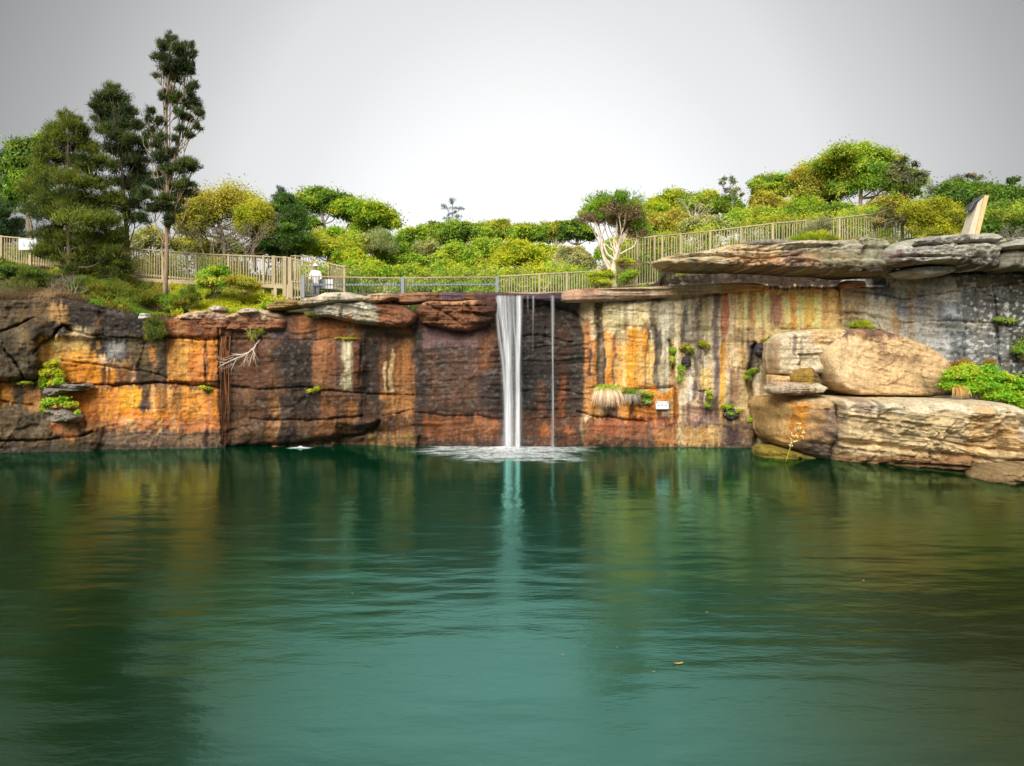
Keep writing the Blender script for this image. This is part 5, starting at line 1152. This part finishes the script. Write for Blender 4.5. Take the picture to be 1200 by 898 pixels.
# --- white trunked tree beside the fence
rb = P(719, 338, 28.0)
tree('white trunked tree with forked limbs and grey brown undersides to its crown', [(697,246,13,10),(706,240,13,10),(688,252,9,7),(722,238,14,11),(737,244,13,12),(728,252,15,12),(744,258,12,12),(703,254,9,7),(748,268,9,9),(736,266,11,10)], 28.0, [(128,112,84),(112,98,78),(142,126,92)], (719,338), 'white_trunked_tree', 'tree', None, n=15000, ln=.15, wd=.04, mode='needle', trunk=.17, bark=(228,210,186), lean=[(719,340),(719,318),(724,296),(728,282),(736,268)], top=LIME[1:] + GRN[:1], seed=31, sub=16, tight=.33, flat=.9,
     extra_trunks=[(.085, [(718,322),(711,312),(706,298),(704,280),(698,262),(692,252)], .025), (.06, [(722,306),(712,298),(707,286)], .04), (.06, [(723,298),(719,284),(723,270),(722,254)], .02), (.04, [(704,278),(709,266),(709,250)], .015), (.04, [(728,284),(734,274),(737,266)], .02)])
def shrub(label, clumps, D, pal, n=2500, ln=.11, wd=.05, group=None, mode='leaf', seed=0, name='shrub', cat='shrub', bark=(120,100,76), stems=True, **kw):
    rg = np.random.default_rng(seed + 900)
    cl_ = []
    for c in clumps:
        rx, rz = c[2] * D / F, c[3] * D / F
        cl_.append((P(c[0], c[1], D + (c[4] if len(c) > 4 else rg.uniform(-.3, .3) * rx)), np.array([rx, max(rx, rz) * .8, rz])))
    base = P(np.mean([c[0] for c in clumps]), max(c[1] + c[3] * .8 for c in clumps), D)
    root = empty(name, label, cat, base, group)
    v, q, c = scatter(cl_, int(n * QN), ln, wd, pal, rg, mode, kw.get('sub', 10), kw.get('tight', .3), kw.get('flat', .7), kw.get('top'), kw.get('shell', .35))
    link('leaves', mesh_np('leaves', v - base, [q], c, LEAF, False), root)
    if stems:
        b = MB()
        for ctr, r in cl_:
            for _ in range(4):
                e = ctr + unit(rg.normal(size=3)) * r * .6 - base
                b.tube(curve([rg.normal(0, .05, 3), e * .5 + rg.normal(0, .05, 3), e], 6), np.linspace(.022, .006, 6), 4, lin(bark))
        b.build('stems', BARK, root, True)
    return root
shrub('small lime topped bush at the foot of the white trunk', [(700,323,9,5),(712,322,8,5),(706,330,10,5)], 27.7, LIME[:2], 3000, top=YEL, seed=1, ln=.09, wd=.04)
shrub('tiny lime bush right of the white trunk at fence height', [(732,306,8,5),(738,309,7,4),(727,310,5,4)], 27.8, [(140,128,80)], 2200, top=YEL, seed=2, ln=.08, wd=.035)
shrub('low green bush right of the white trunk at ground level', [(738,322,8,6),(730,328,6,4)], 27.9, LIME[1:] + GRN[:1], 1800, seed=3, ln=.09, wd=.04)
bare_shrub('brown twiggy tangle under the lime topped bush by the white trunk', 708, 343, 27.6, 1.0, 20, 7, 44, (136,112,90), r0=.014)

# --- right hand bush
G = 'bushland trees behind the right fence'
right = [
 (772,266,30,20,42,OLIVE+OCH[:1],'olive crown right of the white trunked tree'), (742,254,24,18,46,LIME+GRN[:1],'green crown peeping above the white trunked tree'), (786,262,26,20,40,OCH+OLIVE,'ochre brown rounded tree behind the start of the right fence'), (790,238,26,18,52,GRN+LIME[:1],'tall yellow green dome on the skyline above the ochre tree'),
 (768,246,16,14,50,LIME,'lime crown on the skyline left of the tall dome'), (826,240,24,22,48,GRN+OLIVE[:1],'green domed tree with a pale bare trunk below it'), (850,240,20,18,50,GRN+DKG[:1],'dark shouldered green crown right of the bare pale trunk'), (830,264,28,14,38,GREYG+GRN[:1],'low grey green bush behind the middle of the right fence'),
 (896,240,24,16,44,OLIVE+[(134,124,60)],'olive brown dome at the foot of the lime tufted gum'), (872,258,24,16,38,BRIGHT+GRN[:1],'green bush behind the fence left of the olive dome'), (912,256,26,14,37,GRN+LIME[:1],'green bush behind the fence under the olive dome'), (944,246,24,16,41,LIME+GRN[:1],'yellow green bush left of the great umbrella tree trunk'),
 (978,250,26,16,40,GRN+DKG[:1],'green thicket below the great umbrella tree'), (1012,256,26,14,38,GRN+OLIVE[:1],'olive green thicket behind the fence under the umbrella tree'), (960,228,22,14,48,DKG+GRN[:1],'dark green crown between the gum and the umbrella tree'), (1044,240,24,14,42,OLIVE+GRN[:1],'olive crown under the right side of the umbrella tree'),
 (1130,228,36,16,44,DKG+[(70,104,34)],'dark green thicket on the skyline behind the leaning panel'), (1182,230,34,16,43,DKG+[(78,104,38)],'dark thicket on the skyline at the right edge'), (1172,252,34,14,36,DKG+GRN[:1],'dark green bush right of the leaning panel'), (1196,270,26,14,34,DKG+[(74,110,30)],'dark low bush at the right edge above the pointed rock'), (1150,268,20,12,33,DKG+[(86,116,34)],'low dark bush right behind the leaning panel'),
 (724,292,24,14,37,GRN+GREYG[:1],'dull bush behind the white trunk'), (752,284,24,14,36,GREYG+OLIVE[:1],'grey green bush seen through the start of the right fence')]
for k, (cx, cy, rx, ry, D, pal, lb) in enumerate(right):
    rg = np.random.default_rng(160 + k)
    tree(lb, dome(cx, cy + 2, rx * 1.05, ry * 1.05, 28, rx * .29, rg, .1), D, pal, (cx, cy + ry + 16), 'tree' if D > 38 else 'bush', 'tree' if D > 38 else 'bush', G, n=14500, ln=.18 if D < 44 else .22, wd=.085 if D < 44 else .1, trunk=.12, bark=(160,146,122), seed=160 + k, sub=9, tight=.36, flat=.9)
tree('great umbrella shaped green tree highest on the right skyline', [(985,184,18,7),(1002,180,20,7),(1020,184,20,7),(1040,190,16,7),(970,192,16,7),(992,194,20,8),(1014,196,20,8),(1036,202,16,7),(1056,206,14,7),(1072,212,11,6),(978,206,16,7),(1000,208,18,7),(1022,212,16,7),(1046,218,14,7),(988,220,14,7),(1064,224,12,6)], 46, BRIGHT + GRN + DKG[:1], (1000,270), 'gum_tree', 'tree', None, n=26000, ln=.21, wd=.095, trunk=.18, bark=(176,156,124), seed=32, sub=14, tight=.24, extra_trunks=[(.09, [(1000,262),(986,240),(976,215)]), (.08, [(1004,250),(1026,230),(1044,212)])])
tree('olive gum leaning against the left side of the great umbrella tree', [(948,200,14,7),(962,204,14,7),(940,212,14,7),(956,216,16,8),(974,222,14,8),(944,226,12,7)], 47, OLIVE + GRN[:1], (966,262), 'gum_tree', 'tree', None, n=9000, ln=.2, wd=.09, trunk=.12, bark=(170,150,120), seed=33, sub=12)
tree('lime tufted gum with flat open tiers above the olive dome', [(896,212,11,4.5),(910,209,12,4.5),(922,213,10,4.5),(884,216,8,4),(904,220,14,5),(924,224,10,5),(890,224,8,4),(932,218,8,5)], 50, BRIGHT + GRN, (908,256), 'gum_tree', 'tree', None, n=6500, ln=.22, wd=.1, trunk=.1, bark=(150,136,110), seed=34, sub=9)
tree('sparse dark gum with ragged grey leaves right of the umbrella tree', [(1056,190,7,4),(1064,198,9,5),(1050,198,7,4),(1072,206,8,4),(1060,210,10,5),(1080,212,5,3),(1084,206,4,3),(1048,206,6,4)], 44, [(84,92,66),(66,76,56),(100,104,80)], (1052,262), 'gum_tree', 'tree', None, n=2200, ln=.22, wd=.09, trunk=.09, bark=(110,96,84), seed=35, sub=6)
tree('wispy twig of leaves floating high above the right skyline', [(848,210,4,2),(856,209,4,2),(846,214,3,2),(860,214,3,2),(852,222,5,2.5),(862,224,6,3),(870,228,4,2)], 46, [(98,112,80),(116,122,96)], (862,262), 'gum_tree', 'tree', None, n=420, ln=.2, wd=.085, trunk=.035, bark=(150,146,140), seed=36, sub=4)
tree('ragged purple grey leaved gum poking above the thicket by the leaning panel', [(1124,210,6,3),(1134,207,7,3),(1146,210,6,3),(1128,216,6,3),(1140,217,8,4),(1152,218,6,3),(1112,214,5,3)], 46, [(96,100,104),(80,86,84),(126,116,104)], (1132,250), 'gum_tree', 'tree', None, n=900, ln=.2, wd=.085, trunk=.05, bark=(130,120,116), seed=37, sub=4)
tree('pale thin leafless looking gum between the ragged gum and the yellow banksia', [(1092,218,6,7),(1098,226,7,7),(1108,222,5,6),(1088,230,6,5)], 45, [(150,150,146),(134,136,124)], (1096,260), 'gum_tree', 'tree', None, n=700, ln=.18, wd=.05, mode='needle', trunk=.05, bark=(176,170,164), seed=38, sub=5, twigs=40)
tree('little dark tuft of a tree on the skyline at far right', [(1184,211,4,3.5),(1189,212,3,3)], 52, DKG, (1186,240), 'tree', 'tree', None, n=420, ln=.24, wd=.08, trunk=.05, seed=39, sub=5)
tree('yellow green banksia spreading over the end of the right fence', [(1074,246,14,7),(1092,242,14,7),(1108,246,13,7),(1120,254,12,7),(1084,256,16,7),(1104,260,16,8),(1122,268,10,7),(1098,272,16,7),(1116,280,11,6),(1072,262,11,7),(1088,282,12,5),(1062,252,9,6),(1128,282,7,5)], 30.2, OLIVE + [(150,148,44)], (1098,290), 'banksia', 'tree', None, n=19000, ln=.13, wd=.05, trunk=.08, bark=(104,86,70), seed=40, top=[(160,160,40),(140,146,40)], sub=13, extra_trunks=[(.04, [(1092,292),(1084,276),(1076,262)]), (.035, [(1090,290),(1106,278),(1118,262)])])
tree('dark thin leaved sapling hanging over the upper right fence', [(1032,252,10,5),(1044,248,10,5),(1052,256,8,5),(1028,260,8,4),(1040,262,8,4)], 30.6, [(104,100,70),(86,88,56)], (1026,284), 'sapling', 'tree', None, n=2400, ln=.13, wd=.04, trunk=.045, bark=(150,130,110), seed=41, sub=6, lean=[(1025,284),(1025,262),(1030,250),(1040,246)])
bare_shrub('dead pale forked tree trunk standing in front of the green domed tree', 811, 275, 40, .8, 70, 2, 12, (206,190,160), 'dead_tree', .06, 'tree', .2)
bare_shrub('tangle of dry grey twigs above the pointed rock at the right edge', 1185, 283, 24.8, 2.2, 26, 10, 13, (134,124,116), 'dead_shrub', .018, 'shrub', -.2)
shrub('grassy olive bush growing on the long overhanging slab', [(945,281,12,6),(960,278,12,6),(972,282,11,6),(955,288,13,5),(938,285,7,4)], 25.8, OLIVE + LIME[:1], 6000, ln=.22, wd=.025, mode='needle', seed=4, top=LIME[:2])
shrub('small lime tuft at the fence foot left of the bush on the slab', [(928,283,7,4),(934,280,5,3)], 27.5, LIME, 1000, ln=.12, wd=.035, seed=5)
shrub('hazy thin grey green shrub standing before the right fence', [(955,268,12,10),(966,262,10,9),(946,272,9,7)], 29.6, GREYG + [(150,142,110)], 2600, ln=.18, wd=.022, mode='needle', seed=6, sub=16)

# --- left bank shrubs and ground plants
shrub('round bright green shrub in front of the left fence beside the tallest pine', [(244,322,11,8),(256,318,11,8),(250,332,14,8),(262,330,8,7),(238,332,8,7)], 27.6, BRIGHT + GRN[:1], 6000, seed=7, ln=.11, wd=.055)
shrub('olive rounded shrub right of the round bright green shrub', [(276,330,12,8),(290,332,12,8),(284,340,15,7),(300,338,7,6)], 27.4, OLIVE + [(142,146,40)], 6000, seed=8, ln=.09, wd=.035)
shrub('dark green leafy bush below the left end of the fence', [(6,318,16,9),(-8,326,16,10),(16,330,14,8),(4,336,18,8)], 27.5, DKG, 7000, seed=9, ln=.14, wd=.05)
shrub('low dark green bush under the white panel on the left bank', [(36,322,14,8),(52,328,16,8),(28,332,14,7),(46,338,16,6),(68,332,12,7)], 27.4, CAS + DKG[:1], 8000, seed=10, ln=.16, wd=.03, mode='needle')
shrub('feathery green saplings at the foot of the biggest pine', [(104,336,16,9),(124,338,16,9),(114,350,18,7),(140,344,14,9),(96,346,12,6)], 27.2, CASY + GRN[:1], 10000, seed=11, ln=.2, wd=.022, mode='needle')
shrub('feathery green saplings around the bare trunk of the tallest pine', [(160,346,14,8),(176,350,14,8),(210,350,14,8),(222,344,10,7),(150,354,12,6),(206,360,12,5)], 26.9, BRIGHT[1:2] + CASY, 11000, seed=12, ln=.2, wd=.022, mode='needle')
shrub('dark pine needles hanging over the wall below the white stone', [(182,380,8,8),(178,390,7,9),(188,390,7,9),(183,400,5,6)], 25.75, CAS, 3500, seed=13, ln=.22, wd=.02, mode='droop')
bare_shrub('dry brown twigs tumbling over the wall top at the left edge', 22, 352, 26.6, 2.6, 30, 16, 21, (120,98,70), r0=.014)
bare_shrub('exposed grey roots and dead branches below the biggest pine', 84, 352, 26.7, 1.6, 34, 9, 22, (156,140,124), r0=.03)
bare_shrub('heap of thin dry sticks beside the exposed roots of the biggest pine', 60, 350, 26.5, 2.6, 24, 12, 23, (132,110,84), r0=.012)
def cover(label, polys, n, pal, ln, wd, seed, name='ground_cover', hgt=.25, lo=26.4, hi=29.0):
    """low plants on the bank between the wall top and the fence"""
    rg = np.random.default_rng(seed); c, ax, sd_, col = [], [], [], []
    pal = np.array([lin(x) for x in pal])
    px = rg.uniform(polys[0], polys[1], n); off = rg.uniform(lo, hi, n)
    D = d0(px) + off
    x = (px - CX) * D / F
    dens = fbm(x * 1.3, D * 1.3, seed, 3) > -.18
    px, D, x = px[dens], D[dens], x[dens]; m = len(x)
    z = gz(x, D) + hgt * (.5 + .5 * fbm(x * 1.7, D * 1.7, seed + 5, 2)) * rg.random(m) 
    cc = np.stack([x, D, z], -1)
    ax = unit(rg.normal(size=(m, 3)) * .7 + [0, 0, .7]); s = unit(np.cross(ax, rg.normal(size=(m, 3))))
    k = np.floor((fbm(x * .9, D * .9, seed + 9, 3) * .5 + .5) * len(pal) * .999).astype(int).clip(0, len(pal) - 1)
    cl_ = pal[k] * rg.uniform(.7, 1.3, (m, 1))
    v, q, c = quads_mesh('', cc, ax, s, ln * rg.uniform(.6, 1.4, m), wd * rg.uniform(.6, 1.4, m), np.clip(cl_ * GREEN, .004, .7))
    return tag(link(name, mesh_np(name, v, [q], c, LEAF, False)), label, 'plants', kind='stuff')
cover('bright green ferns and grass covering the left bank between pine and fence corner', (200, 335), 15000, BRIGHT + YEL[:1] + LIME, .16, .045, 3, 'fern_cover', .3, .15, 2.6)
cover('tufty green grass covering the bank below the pines', (105, 210), 14000, CASY + GRN + [(132,116,60)], .2, .022, 4, 'grass_cover', .35, .1, 3.0)
cover('dull green scrub on the bank behind the dry twigs at the left edge', (-70, 112), 14000, CAS + CASY + [(132,110,64)], .2, .022, 7, 'grass_cover', .4, .9, 3.0)
cover('tangle of dry brown grass and roots along the wall top at the left edge', (-70, 105), 5200, [(126,104,70),(100,80,54),(150,128,92)], .3, .014, 8, 'dry_grass', .3, .0, 1.1)
cover('grass along the foot of the right fence above the slab', (770, 1140), 12000, LIME + OLIVE, .22, .02, 5, 'grass_cover', .3, 2.5, 5.5)
cover('weeds around the creek behind the lip', (380, 760), 9000, LIME + GRN + [(150,120,70)], .16, .03, 6, 'weed_cover', .25, 1.6, 5.0)

def undergrowth(label, x0, x1, k, n, Dlo, Dhi, pal, seed, hi=1.9):
    rg = np.random.default_rng(seed); cl_ = []
    for _ in range(k):
        px, D = rg.uniform(x0, x1), rg.uniform(Dlo, Dhi); x = (px - CX) * D / F
        r_ = rg.uniform(.4, .8); h_ = rg.uniform(.3, hi)
        cl_.append((np.array([x, D, float(gz(x, D)) + h_]), np.array([r_, r_, r_ * .8])))
    v, q, c = scatter(cl_, n, .17, .07, pal, rg, 'leaf', 12, .32, .9)
    tag(link('undergrowth', mesh_np('undergrowth', v, [q], c, LEAF, False)), label, 'bushes', kind='stuff')
undergrowth('low mixed undergrowth filling the ground behind the left fence', -80, 345, 90, 42000, 31.5, 38, GRN + OLIVE + [(120,104,70)], 1, 1.5)
undergrowth('low mixed undergrowth behind the metal railing and level fence', 330, 760, 110, 60000, 30.5, 39, GRN + LIME[1:] + DKG[2:] + GREYG[:1], 2, 1.3)
undergrowth('low mixed undergrowth behind the right fence and under the trees', 720, 1260, 150, 80000, 32.3, 38, GRN + LIME[1:] + OLIVE + DKG[2:], 3, 2.6)

# --- plants clinging to the wall
def wall_plant(label, clumps, pal, n=1600, ln=.1, wd=.045, out=.15, seed=0, **kw):
    D = min(face(c[0], c[1]) for c in clumps) - out
    return shrub(label, clumps, D, pal, n, ln, wd, seed=seed, name='wall_plant', cat='plant', **kw)
wall_plant('tall lime fern on the orange wall above the grey ledge lump', [(62,428,6,6),(58,438,8,7),(66,440,6,7),(54,450,7,7),(64,450,7,6),(70,446,4,4)], BRIGHT[:2] + YEL[:1], 4000, seed=1, ln=.1, wd=.06)
wall_plant('lime fern growing on the crusty grey lump', [(60,474,8,5),(70,470,9,5),(80,475,7,4),(54,480,5,4),(90,484,3,2.5)], BRIGHT[:2] + YEL[:1], 3000, seed=2, ln=.1, wd=.06, out=.45)
wall_plant('tiny green plant on the ledge left of the tall lime fern', [(26,449,5,2.5),(33,449,4,2)], BRIGHT, 500, seed=3, ln=.08, wd=.04)
wall_plant('small green fern at the right end of the long ledge on the orange wall', [(238,455,4,2.5),(244,456,3,2.5)], BRIGHT + YEL[:1], 700, seed=4, ln=.08, wd=.05)
wall_plant('grass tuft on the brown wall above the dead branch', [(300,390,6,4),(306,387,4,4),(296,394,4,3)], YEL + GRN[:1], 1300, seed=5, ln=.16, wd=.02, mode='needle')
wall_plant('strip of green moss plants along the crack in the brown wall', [(398,396.5,5,1.3),(406,397,6,1.4),(415,397,5,1.2)], YEL + OLIVE[:1], 900, seed=6, ln=.06, wd=.025, stems=False, out=.05)
wall_plant('little yellow fern in the middle of the brown wall', [(364,458,3.5,2.5),(371,456,3,3)], YEL + BRIGHT[:1], 600, seed=7, ln=.08, wd=.045)
wall_plant('small green cushion below the fence corner rocks', [(366,368,6,3),(374,370,4,2.5)], LIME, 800, seed=8, ln=.07, wd=.035, out=.5)
wall_plant('bright green bush growing between the rocks left of the fence corner', [(318,354,7,6),(312,360,6,4)], BRIGHT, 1800, seed=9, ln=.1, wd=.05, out=.5)
def tussock(label, px, py, w_, h_, D, pal, pale, n, seed):
    rg = np.random.default_rng(seed); bp = P(px, py, D); root = empty('grass_tussock', label, 'grass', bp)
    for nm, frac, cols, droop in (('green_blades', .45, pal, .25), ('dead_blades', .55, pale, 1.0)):
        b = MB()
        for k in range(int(n * frac)):
            a = rg.uniform(-1, 1); s = D / F
            x0 = a * w_ * .5 * s * rg.random(); L_ = h_ * s * rg.uniform(.6, 1.1)
            up = .35 * h_ * s * (1 - .6 * droop) * rg.random()
            out = -.12 - .25 * rg.random()
            pts = curve([(x0, 0, 0), (x0 + a * .25 * w_ * s, out * .6, up), (x0 + a * .45 * w_ * s, out, up - L_ * (droop * .55)), (x0 + a * .55 * w_ * s, out * .95, up - L_ * droop)], 7)
            c = lin(cols[int(rg.integers(len(cols)))]) * GREEN * rg.uniform(.8, 1.2)
            wv = np.linspace(1, .15, 7)[:, None] * np.array([[.009, 0, 0]])
            v = np.concatenate([pts - wv, pts + wv]); i = np.arange(6)
            b.add(v, np.stack([i, i + 1, i + 8, i + 7], -1), None, c)
        b.build(nm, LEAF, root)
    return root
tussock('grass tussock with a long white beard of dead blades on the orange wall', 711, 456, 22, 21, face(711, 460) - .12, LIME + OLIVE[:1], [(206,192,168),(180,164,140),(222,210,190)], 520, 1)
tussock('smaller grey bearded tussock on the ledge right of the white bearded one', 738, 459, 12, 14, face(738, 460) - .12, GRN + OLIVE[:1], [(184,178,160),(160,152,136)], 260, 2)
wall_plant('leafy green cushion beside the grey bearded tussock left of the white sign', [(745,462,8,4),(756,463,8,5),(758,470,5,4),(736,460,8,3)], GREYG[:1] + GRN, 3000, seed=10, ln=.08, wd=.045)
for k, (lb, cl_, pal, lump) in enumerate([
  ('green plant in the vertical crack high on the streaked wall', [(788,412,3,5),(787,422,2.5,5)], BRIGHT, None), ('green plant lower in the vertical crack of the streaked wall', [(798,434,3,5),(795,444,2.5,5)], BRIGHT, None),
  ('olive tuft on a dark lump left of the pair on the streaked wall', [(803,408,5,4),(808,412,4,3)], OLIVE + GRN[:1], (804,424,6,7)), ('olive tuft on the right one of the pair on the streaked wall', [(824,405,5,5),(828,408,4,4)], OLIVE + LIME[:1], None),
  ('green fern low on the streaked wall below the tufts', [(831,461,3,4),(832,468,3,5),(830,474,2.5,4)], BRIGHT + GRN, None), ('green fern on a dark lump near the foot of the streaked wall', [(853,478,6,4),(861,482,6,4),(857,486,7,3)], GRN + BRIGHT[:1], (856,485,9,7)),
  ('green plant on the shadowed crack left of the boulders', [(878,437,5,3),(884,434,4,3),(876,442,3,3)], BRIGHT + GRN, (890,410,6,8)), ('green sprig in the corner above the cream block', [(898,401,5,4),(904,396,3,3)], GRN + OLIVE[:1], None),
  ('tiny green tuft beside the left edge of the pale block', [(880,492,2.5,3)], BRIGHT, None)]):
    wall_plant(lb, cl_, pal, 900 if lump is None else 1400, seed=20 + k, ln=.09, wd=.045)
    if lump:
        x, y, a, b_ = lump; th = np.linspace(0, 2*math.pi, 14)[:-1]
        boulder('root_mass', ['', '', 'dark root lump under the left olive tuft', '', '', 'dark root lump under the fern near the wall foot', 'dark hanging root lump left of the cream block'][k], [(x + a*math.cos(t_)*(1 + .12*math.sin(5*t_)), y + b_*math.sin(t_)) for t_ in th], face(x, y) - .05, .28, (72,68,72), (), 'root mass', seed=50 + k, nth=50, nph=30, rough=.05, blocky=.5)
shrub('grass growing on top of the large rounded boulder against the grey wall', [(1000,382,6,3),(1010,380,8,4),(1018,385,6,3)], 25.4, LIME + OLIVE, 1500, seed=14, ln=.18, wd=.02, mode='needle', stems=False)
shrub('small green plant in the crack of the grey wall near the right edge', [(1172,375,5,3),(1182,376,5,2.5),(1190,377,3,2)], face(1178, 376) - .1, GRN + LIME[:1], 900, seed=15, ln=.09, wd=.05)
shrub('dark small bush on the grey wall at the right edge', [(1196,410,7,6),(1204,402,8,7),(1200,418,7,5)], face(1196, 410) - .15, DKG + GRN[:1], 1600, seed=16, ln=.09, wd=.045)
shrub('big bright green bush sprawling over the right end of the massive block', [(1120,440,12,9),(1114,452,10,8),(1136,436,12,8),(1150,440,14,9),(1130,452,16,9),(1152,456,16,9),(1170,446,14,9),(1186,452,14,9),(1174,464,16,9),(1194,470,16,9),(1204,456,14,10),(1190,482,14,6),(1206,484,12,6),(1160,466,12,6)], 22.9, [(112,156,34),(92,140,34),(132,164,36)], 22000, seed=17, ln=.12, wd=.065, top=[(128,176,40),(104,156,38),(146,180,44)], sub=14)
shrub('brown tinged dry fronds at the left end of the big bright bush', [(1124,432,8,7),(1132,428,10,6),(1116,442,6,8),(1160,428,8,6)], 23.2, [(150,110,50),(120,120,44),(170,130,60)], 2600, seed=18, ln=.2, wd=.022, mode='needle')
tussock('golden tuft of grass hanging at the lower left of the big bright bush', 1120, 455, 12, 14, 22.4, OCH, [(190,160,110),(170,140,90)], 140, 6)

# dead branch and hanging roots on the wall
DB = face(290, 410)
bp = P(305, 398, DB); db = empty('dead_branch', 'bleached dead branch hanging from the wall above the corner', 'branch', bp); b = MB(); rg = np.random.default_rng(5)
main = curve([P(305,398,DB-.05), P(300,404,DB-.35), P(293,412,DB-.6), P(282,418,DB-.8), P(268,424,DB-.9), P(256,431,DB-.9)], 16, .012, rg); b.tube(main - bp, np.linspace(.035, .01, 16), 6, lin((206,192,178)))
for s_, e_ in ((4,(292,428)),(4,(297,424)),(6,(283,430)),(7,(272,416)),(8,(262,420)),(9,(262,433)),(10,(255,424)),(5,(300,418)),(10,(270,434)),(11,(258,428)),(7,(290,424)),(3,(296,392)),(2,(300,388)),(3,(288,386)),(6,(274,422))):
    e = P(e_[0], e_[1], DB - .7 + rg.normal(0, .12)); b.tube(curve([main[s_], (main[s_] + e)/2 + rg.normal(0, .05, 3), e], 7, .008, rg) - bp, np.linspace(.016, .005, 7), 5, lin((204,188,172)) * rg.uniform(.85, 1.1))
    for _ in range(2):
        e2 = e + rg.normal(0, .16, 3); b.tube(curve([(main[s_] + e)/2, (e + e2)/2, e2], 5) - bp, np.linspace(.008, .003, 5), 4, lin((198,184,168)))
b.build('branches', BARK, db, True)
bp = P(262, 400, face(262, 420)); hr = empty('hanging_roots', 'long brown roots hanging down the corner of the orange wall to the water', 'roots', bp); b = MB()
for k in range(20):
    x0 = rg.uniform(258, 270); y1 = rg.uniform(455, 522); D = face(x0, 440) - .1 - rg.random() * .2
    n_ = 12; t = np.linspace(0, 1, n_); px = x0 + np.cumsum(rg.normal(0, .55, n_)) + 3 * t * (rg.random() - .3); py = 398 + rg.uniform(-6, 14) + (y1 - 400) * t
    b.tube(np.array([P(a, c, D - .06 * math.sin(3 * d)) for a, c, d in zip(px, py, t)]) - bp, np.linspace(.022, .008, n_), 5, lin([(150,92,48),(116,74,48),(92,64,46)][k % 3]))
b.build('root_strands', BARK, hr, True)
# tall seed head standing in the water before the massive block
bp = P(921, 541, 24.0); sh = empty('seed_stalk', 'thin yellow stalk with a cream seed head leaning in front of the massive block', 'plant', bp); b = MB()
st = curve([P(921,541,23.0), P(925,528,23.0), P(929,517,23.05), P(934,505,23.1), P(936,497,23.1)], 10); b.tube(st - bp, np.linspace(.016, .006, 10), 5, lin((190,170,40))); b.build('stalk', BARK, sh, True); b = MB()
for px, py, s in ((936,497,3),(931,504,3),(938,503,2.5),(941,507,2.2),(929,511,3),(934,511,2),(927,517,2.6),(932,518,1.8),(935,500,2.6),(940,512,1.6),(926,522,1.8)):
    for _ in range(5):
        c = P(px + rg.normal(0, 1.2), py + rg.normal(0, 1.2), 23.0 + rg.normal(0, .04)); d = unit(rg.normal(size=3)) * .035
        b.tube(np.array([c - d, c - d*.3, c + d*.3, c + d]) - bp, [.006, .022, .022, .006], 5, lin((236,214,150)) * rg.uniform(.85, 1.05))
b.build('seed_head', BARK, sh, True)
